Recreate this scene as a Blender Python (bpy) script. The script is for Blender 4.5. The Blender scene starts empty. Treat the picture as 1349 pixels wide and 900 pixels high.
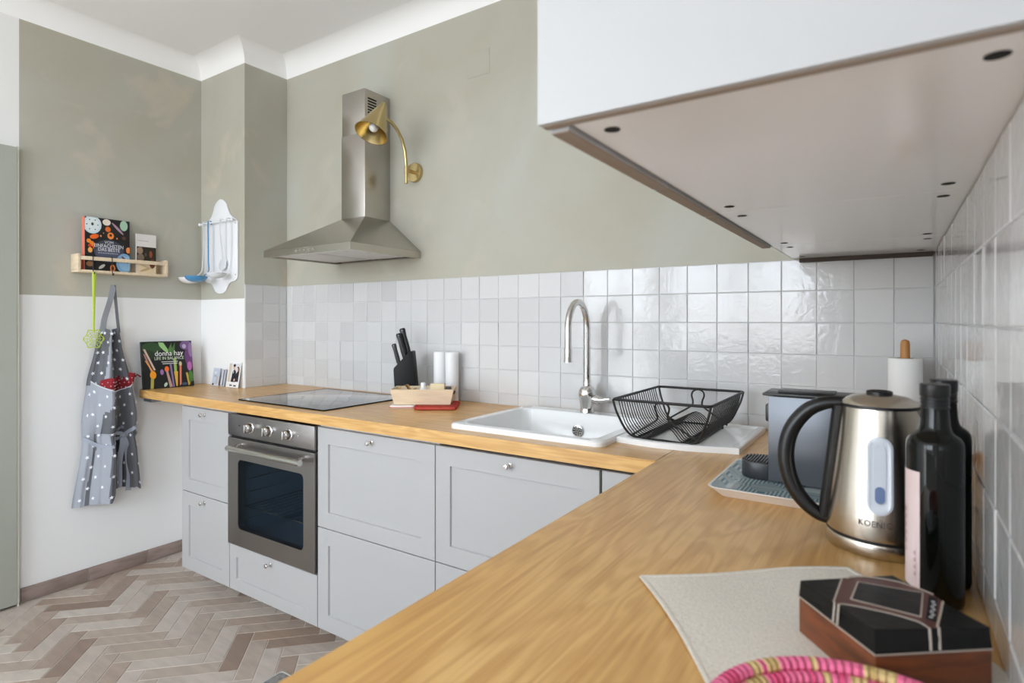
import bpy, bmesh, math, random
from mathutils import Vector, Matrix
random.seed(7)
R = math.radians
C = bpy.context.scene.collection
SC = bpy.context.scene

# ------------------------------------------------------------------ camera, world, light, exposure
E = 1.295                      # eye height
ZC = 0.933                     # worktop height
cam_d = bpy.data.cameras.new('camera')
cam = bpy.data.objects.new('camera', cam_d); C.objects.link(cam)
cam.location = (-0.10, -2.063, E)
cam.rotation_euler = (R(90), 0, R(33.504))
cam_d.sensor_width = 36.0
cam_d.lens = 20.378
cam_d.shift_y = -27.5/1349
cam_d.clip_start = 0.02
cam_d.dof.use_dof = True
cam_d.dof.focus_distance = 2.3
cam_d.dof.aperture_fstop = 5.0
SC.camera = cam

world = bpy.data.worlds.new('sky'); SC.world = world
world.use_nodes = True
wn = world.node_tree; wn.nodes.clear()
wo = wn.nodes.new('ShaderNodeOutputWorld'); wb = wn.nodes.new('ShaderNodeBackground')
wt = wn.nodes.new('ShaderNodeTexCoord'); ws = wn.nodes.new('ShaderNodeSeparateXYZ'); wr = wn.nodes.new('ShaderNodeValToRGB')
wn.links.new(wt.outputs['Generated'], ws.inputs[0]); wn.links.new(ws.outputs['Z'], wr.inputs[0])
wr.color_ramp.elements[0].position = 0.0; wr.color_ramp.elements[0].color = (0.58, 0.60, 0.61, 1)   # the ground outside
wr.color_ramp.elements[1].position = 0.04; wr.color_ramp.elements[1].color = (0.82, 0.905, 1.0, 1)  # overcast sky
wn.links.new(wr.outputs[0], wb.inputs['Color']); wb.inputs['Strength'].default_value = 14.5
wn.links.new(wb.outputs[0], wo.inputs['Surface'])

# the two windows of the wall behind the camera: (x0, x1, z0, z1)
YF = -4.40
WINDOWS = [(-2.30, -0.72, 0.92, 2.64), (-3.40, -2.46, 0.06, 2.64)]
FILL_WIN = (-3.62, -2.62, 0.95, 2.50)            # unseen window added in the right wall to brighten the left wall: (y0, y1, z0, z1)
for (x0, x1, z0, z1) in WINDOWS:              # sampling portals for the sky, no light of their own
    ld = bpy.data.lights.new('sky_portal', 'AREA'); ld.shape = 'RECTANGLE'
    ld.size = x1-x0; ld.size_y = z1-z0; ld.cycles.is_portal = True
    lo = bpy.data.objects.new('sky_portal', ld); C.objects.link(lo)
    lo.location = ((x0+x1)/2, YF-0.10, (z0+z1)/2); lo.rotation_euler = (R(90), 0, 0)

ld = bpy.data.lights.new('sky_portal', 'AREA'); ld.shape = 'RECTANGLE'; ld.cycles.is_portal = True
ld.size = FILL_WIN[3]-FILL_WIN[2]; ld.size_y = FILL_WIN[1]-FILL_WIN[0]
lo = bpy.data.objects.new('sky_portal', ld); C.objects.link(lo)
lo.location = (0.10, (FILL_WIN[0]+FILL_WIN[1])/2, (FILL_WIN[2]+FILL_WIN[3])/2); lo.rotation_euler = (0, R(90), 0)

SC.view_settings.view_transform = 'Standard'
SC.view_settings.look = 'None'
SC.view_settings.exposure = -0.33
SC.view_settings.gamma = 1.0
SC.view_settings.use_curve_mapping = False
SC.cycles.max_bounces = 12; SC.cycles.diffuse_bounces = 8; SC.cycles.glossy_bounces = 6
SC.cycles.transparent_max_bounces = 8
SC.cycles.use_denoising = True
SC.cycles.caustics_reflective = False; SC.cycles.caustics_refractive = False
SC.cycles.sample_clamp_indirect = 8.0

# ------------------------------------------------------------------ materials
def lin(c):
    return tuple(((v/255)/12.92 if v/255 <= 0.04045 else ((v/255+0.055)/1.055)**2.4) for v in c) + (1.0,)
MATS = {}
def new_mat(name):
    m = bpy.data.materials.new(name); m.use_nodes = True
    nt = m.node_tree; return m, nt, nt.nodes['Principled BSDF']
def mat(name, rgb, rough=0.5, metal=0.0, var=0.0, vscale=6.0, vstretch=(1, 1, 1), bump=0.0, bscale=60.0, bstretch=None,
        coat=0.0, spec=0.5, trans=0.0, rgb2=None, sheen=0.0, ior=1.5):
    if name in MATS: return MATS[name]
    m, nt, b = new_mat(name)
    b.inputs['Base Color'].default_value = lin(rgb); b.inputs['Roughness'].default_value = rough
    b.inputs['Metallic'].default_value = metal; b.inputs['Specular IOR Level'].default_value = spec
    b.inputs['Coat Weight'].default_value = coat; b.inputs['Coat Roughness'].default_value = 0.1
    b.inputs['Transmission Weight'].default_value = trans; b.inputs['IOR'].default_value = ior
    b.inputs['Sheen Weight'].default_value = sheen
    N, L = nt.nodes, nt.links
    if var or bump:
        tc = N.new('ShaderNodeTexCoord')
    def noise(scale, stretch, detail=4):
        mp = N.new('ShaderNodeMapping'); mp.inputs['Scale'].default_value = stretch
        no = N.new('ShaderNodeTexNoise'); no.inputs['Scale'].default_value = scale; no.inputs['Detail'].default_value = detail
        L.new(tc.outputs['Object'], mp.inputs[0]); L.new(mp.outputs[0], no.inputs['Vector']); return no
    if var:
        no = noise(vscale, vstretch)
        mx = N.new('ShaderNodeMix'); mx.data_type = 'RGBA'
        c1 = lin(rgb); c2 = lin(rgb2) if rgb2 else tuple(max(0, v*(1-var)) for v in c1[:3])+(1,)
        mx.inputs[6].default_value = c1; mx.inputs[7].default_value = c2
        rp = N.new('ShaderNodeValToRGB'); rp.color_ramp.elements[0].position = 0.4; rp.color_ramp.elements[1].position = 0.65
        L.new(no.outputs['Fac'], rp.inputs[0]); L.new(rp.outputs[0], mx.inputs[0]); L.new(mx.outputs[2], b.inputs['Base Color'])
    if bump:
        no2 = noise(bscale, bstretch or (1, 1, 1), 3)
        bp = N.new('ShaderNodeBump'); bp.inputs['Strength'].default_value = bump; bp.inputs['Distance'].default_value = 0.002
        L.new(no2.outputs['Fac'], bp.inputs['Height']); L.new(bp.outputs[0], b.inputs['Normal'])
    MATS[name] = m
    return m
def col(rgb, rough=0.5, metal=0.0):
    return mat('print_%d_%d_%d_%d' % (*rgb, int(rough*100)), rgb, rough, metal)

# limewashed paint: grey green with pale and tan clouds, white below a painted line where asked
def paint_mat(name, line=None, blotch=(194, 186, 169)):
    m, nt, b = new_mat(name); N, L = nt.nodes, nt.links
    tc = N.new('ShaderNodeTexCoord')
    def cloud(scale, lo, hi, detail=5, off=0):
        mp = N.new('ShaderNodeMapping'); mp.inputs['Location'].default_value = (off, off, off)
        L.new(tc.outputs['Object'], mp.inputs[0])
        no = N.new('ShaderNodeTexNoise'); no.inputs['Scale'].default_value = scale; no.inputs['Detail'].default_value = detail
        no.inputs['Distortion'].default_value = 0.6
        L.new(mp.outputs[0], no.inputs['Vector'])
        rp = N.new('ShaderNodeValToRGB'); rp.color_ramp.elements[0].position = lo; rp.color_ramp.elements[1].position = hi
        L.new(no.outputs['Fac'], rp.inputs[0]); return rp.outputs[0]
    def mix(f, a, bb):
        mx = N.new('ShaderNodeMix'); mx.data_type = 'RGBA'; L.new(f, mx.inputs[0])
        if isinstance(a, tuple): mx.inputs[6].default_value = a
        else: L.new(a, mx.inputs[6])
        if isinstance(bb, tuple): mx.inputs[7].default_value = bb
        else: L.new(bb, mx.inputs[7])
        return mx.outputs[2]
    c = mix(cloud(1.6, 0.35, 0.7), lin((182, 182, 172)), lin((174, 169, 152)))
    c = mix(cloud(3.6, 0.57, 0.72, 6, 3.1), c, lin(blotch))
    if line is not None:
        sp = N.new('ShaderNodeSeparateXYZ'); L.new(tc.outputs['Object'], sp.inputs[0])
        ma = N.new('ShaderNodeMath'); ma.operation = 'GREATER_THAN'; ma.inputs[1].default_value = line
        L.new(sp.outputs['Z'], ma.inputs[0])
        c = mix(ma.outputs[0], lin((234, 234, 233)), c)
    L.new(c, b.inputs['Base Color']); b.inputs['Roughness'].default_value = 0.75
    bp = N.new('ShaderNodeBump'); bp.inputs['Strength'].default_value = 0.12; bp.inputs['Distance'].default_value = 0.004
    no = N.new('ShaderNodeTexNoise'); no.inputs['Scale'].default_value = 14; no.inputs['Detail'].default_value = 6
    L.new(tc.outputs['Object'], no.inputs['Vector']); L.new(no.outputs['Fac'], bp.inputs['Height']); L.new(bp.outputs[0], b.inputs['Normal'])
    return m
PAINT = paint_mat('limewash_paint')
PAINT_BACK = paint_mat('limewash_paint_even', None, (186, 182, 169))
PAINT_LINE = paint_mat('limewash_paint_over_white', E+0.12)
WHITE_WALL = mat('white_wall_paint', (234, 234, 233), 0.7, bump=0.08, bscale=20)
CEIL = mat('ceiling_paint', (243, 243, 243), 0.85)
COVE = mat('cove_paint', (246, 246, 246), 0.6)
GROUT = mat('tile_grout', (206, 207, 207), 0.85)
CAB = mat('cabinet_lacquer', (172, 171, 170), 0.38)
CABIN = mat('cabinet_carcass', (225, 225, 224), 0.5)
CHROME = mat('chrome', (222, 220, 218), 0.07, 1.0)
STEEL = mat('brushed_steel', (190, 185, 178), 0.26, 1.0, bump=0.06, bscale=40, bstretch=(1, 1, 40))
STEEL_H = mat('brushed_steel_oven', (150, 146, 144), 0.32, 1.0, bump=0.05, bscale=40, bstretch=(1, 1, 40))
BRASS = mat('brass', (196, 176, 126), 0.26, 1.0)
BLACK = mat('black_plastic', (17, 17, 18), 0.38)
BLACKM = mat('black_coated_wire', (14, 14, 15), 0.45)
BLACKG = mat('black_glass', (10, 11, 13), 0.05, spec=1.0, ior=2.0, coat=1.0)
CERAMIC = mat('white_ceramic', (236, 237, 237), 0.12)
WHITEP = mat('white_plastic', (232, 233, 235), 0.4)
PAPER = mat('white_paper', (238, 238, 236), 0.85, bump=0.2, bscale=300)
PINE = mat('pale_pine', (228, 208, 178), 0.55, var=0.12, vscale=10, vstretch=(1, 8, 8))
TAUPE = mat('taupe_edge', (150, 136, 122), 0.7)
DARKB = mat('dark_brown', (62, 50, 42), 0.7)

def tile_mat():
    m, nt, b = new_mat('glazed_tile'); N, L = nt.nodes, nt.links
    tc = N.new('ShaderNodeTexCoord'); oi = N.new('ShaderNodeObjectInfo'); ad = N.new('ShaderNodeVectorMath'); ad.operation = 'ADD'
    mu = N.new('ShaderNodeMath'); mu.operation = 'MULTIPLY'; mu.inputs[1].default_value = 37.0
    L.new(oi.outputs['Random'], mu.inputs[0]); L.new(tc.outputs['Object'], ad.inputs[0]); L.new(mu.outputs[0], ad.inputs[1])
    no = N.new('ShaderNodeTexNoise'); no.inputs['Scale'].default_value = 30; no.inputs['Detail'].default_value = 3
    no.inputs['Distortion'].default_value = 1.4
    L.new(ad.outputs[0], no.inputs['Vector'])
    bp = N.new('ShaderNodeBump'); bp.inputs['Strength'].default_value = 0.16; bp.inputs['Distance'].default_value = 0.004
    L.new(no.outputs['Fac'], bp.inputs['Height']); L.new(bp.outputs[0], b.inputs['Normal'])
    rp = N.new('ShaderNodeValToRGB'); rp.color_ramp.elements[0].color = lin((198, 198, 198)); rp.color_ramp.elements[1].color = lin((208, 208, 208))
    L.new(oi.outputs['Random'], rp.inputs[0]); L.new(rp.outputs[0], b.inputs['Base Color'])
    b.inputs['Roughness'].default_value = 0.07; b.inputs['Specular IOR Level'].default_value = 0.5
    return m
TILE = tile_mat()

def wood_top(name, along):
    m, nt, b = new_mat(name); N, L = nt.nodes, nt.links
    tc = N.new('ShaderNodeTexCoord'); mp = N.new('ShaderNodeMapping')
    mp.inputs['Scale'].default_value = (1.1, 7.0, 7.0) if along == 'x' else (7.0, 1.1, 7.0)
    L.new(tc.outputs['Object'], mp.inputs[0])
    n1 = N.new('ShaderNodeTexNoise'); n1.inputs['Scale'].default_value = 1.15; n1.inputs['Detail'].default_value = 3; n1.inputs['Distortion'].default_value = 0.7
    L.new(mp.outputs[0], n1.inputs['Vector'])
    w = N.new('ShaderNodeMath'); w.operation = 'MULTIPLY'; w.inputs[1].default_value = 70.0; L.new(n1.outputs['Fac'], w.inputs[0])
    s = N.new('ShaderNodeMath'); s.operation = 'SINE'; L.new(w.outputs[0], s.inputs[0])
    r1 = N.new('ShaderNodeMapRange'); r1.inputs['From Min'].default_value = -1; L.new(s.outputs[0], r1.inputs['Value'])
    mp2 = N.new('ShaderNodeMapping'); mp2.inputs['Scale'].default_value = (2.5, 90, 90) if along == 'x' else (90, 2.5, 90)
    L.new(tc.outputs['Object'], mp2.inputs[0])
    n2 = N.new('ShaderNodeTexNoise'); n2.inputs['Scale'].default_value = 1.6; n2.inputs['Detail'].default_value = 5
    L.new(mp2.outputs[0], n2.inputs['Vector'])
    n3 = N.new('ShaderNodeTexNoise'); n3.inputs['Scale'].default_value = 0.7; n3.inputs['Detail'].default_value = 2
    L.new(mp.outputs[0], n3.inputs['Vector'])
    def mix(f, a, c, k):
        mx = N.new('ShaderNodeMix'); mx.data_type = 'RGBA'
        q = N.new('ShaderNodeMath'); q.operation = 'MULTIPLY'; q.inputs[1].default_value = k; L.new(f, q.inputs[0]); L.new(q.outputs[0], mx.inputs[0])
        if isinstance(a, tuple): mx.inputs[6].default_value = a
        else: L.new(a, mx.inputs[6])
        mx.inputs[7].default_value = c; return mx.outputs[2]
    c = mix(n3.outputs['Fac'], lin((224, 184, 121)), lin((207, 160, 91)), 1.0)
    c = mix(r1.outputs[0], c, lin((180, 128, 66)), 0.42)
    g2 = N.new('ShaderNodeValToRGB'); g2.color_ramp.elements[0].position = .46; g2.color_ramp.elements[1].position = .68; L.new(n2.outputs['Fac'], g2.inputs[0])
    c = mix(g2.outputs[0], c, lin((170, 116, 56)), 0.42)
    L.new(c, b.inputs['Base Color']); b.inputs['Roughness'].default_value = 0.30
    return m
WOOD_X = wood_top('oak_worktop_x', 'x'); WOOD_Y = wood_top('oak_worktop_y', 'y')
DARKWOOD = mat('red_brown_wood', (120, 62, 28), 0.45, var=0.5, vscale=9, vstretch=(2, 2, 9))
DOWEL = mat('beech_dowel', (196, 138, 72), 0.5, var=0.25, vscale=12, vstretch=(6, 6, 1))

def floor_tile_mat(name, island):
    m, nt, b = new_mat(name); N, L = nt.nodes, nt.links
    if island: src = N.new('ShaderNodeNewGeometry').outputs['Random Per Island']
    else: src = N.new('ShaderNodeObjectInfo').outputs['Random']
    rp = N.new('ShaderNodeValToRGB'); cr = rp.color_ramp; L.new(src, rp.inputs[0])
    cols = [(0.0, (132, 110, 96)), (0.14, (158, 140, 126)), (0.45, (174, 161, 150)), (0.78, (184, 174, 164)), (1.0, (150, 128, 110))]
    cr.elements[0].position, cr.elements[0].color = cols[0][0], lin(cols[0][1])
    cr.elements[1].position, cr.elements[1].color = cols[-1][0], lin(cols[-1][1])
    for p, c in cols[1:-1]:
        e = cr.elements.new(p); e.color = lin(c)
    tc = N.new('ShaderNodeTexCoord'); mp = N.new('ShaderNodeMapping'); mp.inputs['Scale'].default_value = (2, 9, 1)
    ad = N.new('ShaderNodeVectorMath'); ad.operation = 'ADD'; L.new(tc.outputs['Object'], mp.inputs[0]); L.new(mp.outputs[0], ad.inputs[0])
    mu = N.new('ShaderNodeMath'); mu.operation = 'MULTIPLY'; mu.inputs[1].default_value = 53; L.new(src, mu.inputs[0]); L.new(mu.outputs[0], ad.inputs[1])
    no = N.new('ShaderNodeTexNoise'); no.inputs['Scale'].default_value = 4; no.inputs['Detail'].default_value = 4; L.new(ad.outputs[0], no.inputs['Vector'])
    hs = N.new('ShaderNodeHueSaturation'); mr = N.new('ShaderNodeMapRange'); mr.inputs['To Min'].default_value = 0.72; mr.inputs['To Max'].default_value = 1.28
    L.new(no.outputs['Fac'], mr.inputs['Value']); L.new(mr.outputs[0], hs.inputs['Value']); L.new(rp.outputs[0], hs.inputs['Color'])
    L.new(hs.outputs[0], b.inputs['Base Color']); b.inputs['Roughness'].default_value = 0.42
    return m
FTILE = floor_tile_mat('floor_tile', False); FTILE_ALL = floor_tile_mat('floor_tile_rest', True)
FGROUT = mat('floor_grout', (200, 193, 184), 0.9)

# ------------------------------------------------------------------ mesh helpers
class MB:
    def __init__(s): s.v = []; s.f = []; s.m = []; s.cur = 0
    def add(s, vs, fs):
        o = len(s.v); s.v += [tuple(p) for p in vs]
        for f in fs: s.f.append(tuple(i+o for i in f)); s.m.append(s.cur)
        return s
    def box(s, x0, x1, y0, y1, z0, z1):
        x0, x1 = min(x0, x1), max(x0, x1); y0, y1 = min(y0, y1), max(y0, y1); z0, z1 = min(z0, z1), max(z0, z1)
        return s.add([(x0, y0, z0), (x1, y0, z0), (x1, y1, z0), (x0, y1, z0), (x0, y0, z1), (x1, y0, z1), (x1, y1, z1), (x0, y1, z1)],
                     [(3, 2, 1, 0), (4, 5, 6, 7), (0, 1, 5, 4), (1, 2, 6, 5), (2, 3, 7, 6), (3, 0, 4, 7)])
    def loft(s, rings, cap0=True, cap1=True, closed=True):
        n = len(rings[0]); vs = [p for r in rings for p in r]; fs = []
        for k in range(len(rings)-1):
            for i in range(n if closed else n-1):
                j = (i+1) % n
                fs.append((k*n+i, k*n+j, (k+1)*n+j, (k+1)*n+i))
        if cap0: fs.append(tuple(reversed(range(n))))
        if cap1: fs.append(tuple(range((len(rings)-1)*n, len(rings)*n)))
        return s.add(vs, fs)
    def lathe(s, prof, n=24, c=(0, 0, 0), cap0=True, cap1=True, M=None):
        rings = []
        for r, z in prof:
            ring = [Vector((r*math.cos(2*math.pi*i/n), r*math.sin(2*math.pi*i/n), z)) for i in range(n)]
            if M: ring = [M @ p for p in ring]
            rings.append([tuple(p+Vector(c)) for p in ring])
        return s.loft(rings, cap0, cap1)
    def tube(s, path, r, n=8, closed=False, flat=None):
        P = [Vector(p) for p in path]; m = len(P); rings = []
        up = Vector((0, 0, 1)); prev = None
        for i, p in enumerate(P):
            a = P[(i-1) % m] if (closed or i > 0) else P[i]
            b = P[(i+1) % m] if (closed or i < m-1) else P[i]
            t = (b-a).normalized()
            if prev is None:
                ref = up if abs(t.z) < 0.9 else Vector((1, 0, 0)); nrm = (ref-t*ref.dot(t)).normalized()
            else:
                nrm = (prev-t*prev.dot(t)); nrm = nrm.normalized() if nrm.length > 1e-6 else prev
            prev = nrm; bi = t.cross(nrm)
            rr = r[i] if isinstance(r, (list, tuple)) else r
            fa, fb = flat if flat else (1, 1)
            rings.append([tuple(p+nrm*rr*fa*math.cos(2*math.pi*k/n)+bi*rr*fb*math.sin(2*math.pi*k/n)) for k in range(n)])
        if closed:
            rings.append(rings[0]); return s.loft(rings, False, False)
        return s.loft(rings)
    def prism(s, pts, z0, z1, ax='z'):
        def q(p, h):
            return (p[0], p[1], h) if ax == 'z' else ((p[0], h, p[1]) if ax == 'y' else (h, p[0], p[1]))
        return s.loft([[q(p, z0) for p in pts], [q(p, z1) for p in pts]])
    def sphere(s, c, r, n=16, k=10, sz=1.0, z0=-1.0, z1=1.0):
        prof = []
        for i in range(k+1):
            a = math.asin(z0)+(math.asin(z1)-math.asin(z0))*i/k
            prof.append((max(1e-5, r*math.cos(a)), r*sz*math.sin(a)))
        return s.lathe(prof, n, c)
    def grid(s, fn, nu, nv, closed=False):
        vs = [fn(i/nu, j/nv) for j in range(nv+1) for i in range(nu+1)]
        fs = [(j*(nu+1)+i, j*(nu+1)+i+1, (j+1)*(nu+1)+i+1, (j+1)*(nu+1)+i) for j in range(nv) for i in range(nu)]
        return s.add(vs, fs)
    def mesh(s, name, mats, smooth=True, bevel=0.0, seg=2, weld=False, solid=0.0):
        me = bpy.data.meshes.new(name); me.from_pydata(s.v, [], s.f)
        mats = mats if isinstance(mats, (list, tuple)) else [mats]
        for m in mats: me.materials.append(m)
        for p, i in zip(me.polygons, s.m): p.material_index = i
        bm = bmesh.new(); bm.from_mesh(me)
        if weld: bmesh.ops.remove_doubles(bm, verts=bm.verts, dist=1e-5)
        if solid:
            bmesh.ops.recalc_face_normals(bm, faces=bm.faces)
            g = bmesh.ops.solidify(bm, geom=bm.faces[:], thickness=solid)
        bmesh.ops.recalc_face_normals(bm, faces=bm.faces)
        if bevel:
            ed = [e for e in bm.edges if len(e.link_faces) == 2 and e.calc_face_angle(0) > R(35)]
            bmesh.ops.bevel(bm, geom=ed, offset=bevel, offset_type='OFFSET', segments=seg, profile=0.5, affect='EDGES', clamp_overlap=True)
        bm.to_mesh(me); bm.free()
        if smooth:
            for p in me.polygons: p.use_smooth = True
            me.set_sharp_from_angle(angle=R(38))
        return me
    def build(s, name, mats, parent=None, loc=None, rot=None, **kw):
        o = bpy.data.objects.new(name, s.mesh(name, mats, **kw)); C.objects.link(o)
        if parent: o.parent = parent
        if loc: o.location = loc
        if rot: o.rotation_euler = rot
        return o
def thing(name, label, cat, loc=(0, 0, 0), rz=0.0, group=None, rx=0.0, ry=0.0):
    o = bpy.data.objects.new(name, None); C.objects.link(o); o.empty_display_size = 0.05
    o.location = loc; o.rotation_euler = (rx, ry, rz); tag(o, label, cat, group); return o
def tag(o, label, cat, group=None):
    o['label'] = label; o['category'] = cat
    if group: o['group'] = group
    return o
def struct(o, label=None):
    o['kind'] = 'structure'
    if label: o['label'] = label
    return o
def inst(name, me, parent=None, loc=(0, 0, 0), rot=(0, 0, 0)):
    o = bpy.data.objects.new(name, me); C.objects.link(o); o.parent = parent; o.location = loc; o.rotation_euler = rot; return o
def rrect(x0, x1, y0, y1, r, z, n=5):
    pts = []
    for cx, cy, a0 in ((x1-r, y1-r, 0), (x0+r, y1-r, 90), (x0+r, y0+r, 180), (x1-r, y0+r, 270)):
        for i in range(n+1):
            a = R(a0+90*i/n); pts.append((cx+r*math.cos(a), cy+r*math.sin(a), z))
    return pts
def lettering(name, s, size, m, parent, loc, rot, extrude=0.0002, squeeze=1.0, spacing=1.0):
    cu = bpy.data.curves.new(name, 'FONT'); cu.body = s; cu.size = size; cu.align_x = 'CENTER'; cu.align_y = 'CENTER'
    cu.extrude = extrude; cu.space_character = spacing; cu.resolution_u = 3
    t = bpy.data.objects.new(name, cu); me = bpy.data.meshes.new_from_object(t)
    bpy.data.objects.remove(t); me.materials.clear(); me.materials.append(m)
    o = bpy.data.objects.new(name, me); C.objects.link(o); o.parent = parent; o.location = loc; o.rotation_euler = rot; o.scale = (squeeze, 1, 1)
    return o
def ell(cx, cy, rx, ry=None, rot=0, n=20):
    ry = ry or rx; c, s = math.cos(R(rot)), math.sin(R(rot))
    return [(cx+rx*math.cos(2*math.pi*i/n)*c-ry*math.sin(2*math.pi*i/n)*s, cy+rx*math.cos(2*math.pi*i/n)*s+ry*math.sin(2*math.pi*i/n)*c) for i in range(n)]
def flat_print(name, layers, to3, parent, step=0.00012, rough=0.35, base=0.0003):
    """printed picture: coloured outlines laid on a plane; to3(u, v, h) gives the point h above it"""
    mats = []; mb = MB()
    for k, (pts, rgb) in enumerate(layers):
        m = col(rgb, rough)
        if m not in mats: mats.append(m)
        mb.cur = mats.index(m); h = base+k*step
        mb.add([to3(u, v, h) for u, v in pts], [tuple(range(len(pts)))])
    me = bpy.data.meshes.new(name); me.from_pydata(mb.v, [], mb.f)
    for m in mats: me.materials.append(m)
    for p, i in zip(me.polygons, mb.m): p.material_index = i
    o = bpy.data.objects.new(name, me); C.objects.link(o); o.parent = parent; return o

# ------------------------------------------------------------------ the room
XL, XP, YP = -3.45, -3.016, -0.26         # left wall, chimney breast side, chimney breast front
HC = 2.77; ZCV = E+1.385                  # ceiling, lower edge of the cove
TP = 0.102; ZT0 = E-0.007                 # tile pitch, a grout line
ZTT = ZT0+2*TP-0.002                      # top of the tiles

floor = struct(MB().box(XL-0.2, 0.2, YF-0.2, 0.2, -0.1, -0.0018).build('floor', FGROUT, smooth=False), 'herringbone tiled kitchen floor')
ceiling = struct(MB().box(XL-0.2, 0.2, YF-0.2, 0.2, HC, HC+0.1).build('ceiling', CEIL, smooth=False))
wall_back = struct(MB().box(XP, 0.2, 0.0, 0.2, 0, HC).build('wall_back', PAINT_BACK, smooth=False))
wall_right = struct(MB().box(0.0, 0.2, FILL_WIN[1], 0.0, 0, HC).box(0.0, 0.2, YF-0.2, FILL_WIN[0], 0, HC).box(0.0, 0.2, FILL_WIN[0], FILL_WIN[1], 0, FILL_WIN[2]).box(0.0, 0.2, FILL_WIN[0], FILL_WIN[1], FILL_WIN[3], HC).build('wall_right', WHITE_WALL, smooth=False))
wall_left = struct(MB().box(XL-0.2, XL, -1.095, YP, 0, HC).build('wall_left', PAINT_LINE, smooth=False), 'left wall painted grey green above white')
wall_left2 = struct(MB().box(XL-0.2, XL, YF-0.2, -1.095, 0, HC).build('wall_left', WHITE_WALL, smooth=False), 'white stretch of the left wall round the door')
# chimney breast in the corner: green over white in front, its side green over tiles
mbp = MB(); mbp.box(XL-0.2, XP-0.001, YP, 0.2, 0, HC)
breast = struct(mbp.build('wall_corner', PAINT_LINE, smooth=False), 'chimney breast in the corner, green over white')
side_skin = MB().box(XP-0.001, XP, YP, 0.0, 0, HC).build('side_face', PAINT, breast, smooth=False)
mw = MB()
xs = sorted([XL-0.2, 0.2]+[v for w in WINDOWS for v in w[:2]])
edges = [XL-0.2, WINDOWS[1][0], WINDOWS[1][1], WINDOWS[0][0], WINDOWS[0][1], 0.2]
for i in range(5):
    a, b = edges[i], edges[i+1]
    w = WINDOWS[1] if i == 1 else (WINDOWS[0] if i == 3 else None)
    if w is None: mw.box(a, b, YF-0.2, YF, 0, HC)
    else: mw.box(a, b, YF-0.2, YF, 0, w[2]); mw.box(a, b, YF-0.2, YF, w[3], HC)
struct(mw.build('wall_front', WHITE_WALL, smooth=False), 'wall with the windows behind the camera')
for k, (x0, x1, z0, z1) in enumerate(WINDOWS):
    wroot = MB().loft([[(x0, YF-0.14, z0), (x1, YF-0.14, z0), (x1, YF-0.14, z1), (x0, YF-0.14, z1)],
                       [(x0, YF-0.08, z0), (x1, YF-0.08, z0), (x1, YF-0.08, z1), (x0, YF-0.08, z1)],
                       [(x0+.06, YF-0.08, z0+.06), (x1-.06, YF-0.08, z0+.06), (x1-.06, YF-0.08, z1-.06), (x0+.06, YF-0.08, z1-.06)],
                       [(x0+.06, YF-0.14, z0+.06), (x1-.06, YF-0.14, z0+.06), (x1-.06, YF-0.14, z1-.06), (x0+.06, YF-0.14, z1-.06)]], False, False
                      ).build('window_%d' % (k+1), WHITEP, smooth=False)
    struct(wroot)
    xm = (x0+x1)/2
    MB().box(xm-.04, xm+.04, YF-.13, YF-.085, z0+.06, z1-.06).build('mullion', WHITEP, wroot, smooth=False)
    MB().box(x0+.06, x1-.06, YF-.128, YF-.09, z0+1.0, z0+1.05).build('transom', WHITEP, wroot, smooth=False)
    if k == 0: MB().box(x0-.05, x1+.05, YF-.08, YF+.12, z0-.03, z0).build('sill', WHITEP, wroot, bevel=.004)

y0, y1, z0, z1 = FILL_WIN
wroot = MB().loft([[(xx, y0+g, z0+g), (xx, y1-g, z0+g), (xx, y1-g, z1-g), (xx, y0+g, z1-g)] for xx, g in ((.14, 0), (.08, 0), (.08, .06), (.14, .06))], False, False).build('window_3', WHITEP, smooth=False)
struct(wroot)  # made-up window, added for light from the side
MB().box(.085, .13, (y0+y1)/2-.04, (y0+y1)/2+.04, z0+.06, z1-.06).build('mullion', WHITEP, wroot, smooth=False)
MB().box(-.10, .08, y0-.05, y1+.05, z0-.03, z0).build('sill', WHITEP, wroot, bevel=.004)

# plaster cove between walls and ceiling
def cove(name, p, q, nrm, ext0=0.0, ext1=0.0):
    """quarter hollow from p to q (xy), bulging from the wall; mitred by extending ends"""
    d = (Vector(q)-Vector(p)).normalized(); n = Vector(nrm); r = HC-ZCV; rings = []
    K = 8
    for k in range(K+1):
        a = math.pi/2*k/K
        off = r*(1-math.cos(a)); zz = ZCV+r*math.sin(a)
        pp = Vector(p)+n*off+d*(-ext0*off); qq = Vector(q)+n*off+d*(ext1*off)
        rings.append([(pp.x, pp.y, zz), (qq.x, qq.y, zz)])
    mb = MB(); mb.loft(rings, False, False, closed=False)
    return struct(mb.build(name, COVE), 'white plaster cove under the ceiling')
cove('trim_1', (XP, 0), (0, 0), (0, -1), -1, -1)
cove('trim_2', (XP, YP), (XP, 0), (1, 0), 1, -1)
cove('trim_3', (XL, YP), (XP, YP), (0, -1), -1, 1)
cove('trim_4', (XL, YF), (XL, YP), (1, 0), -1, -1)
cove('trim_5', (0, 0), (0, YF), (-1, 0), -1, -1)

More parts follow.
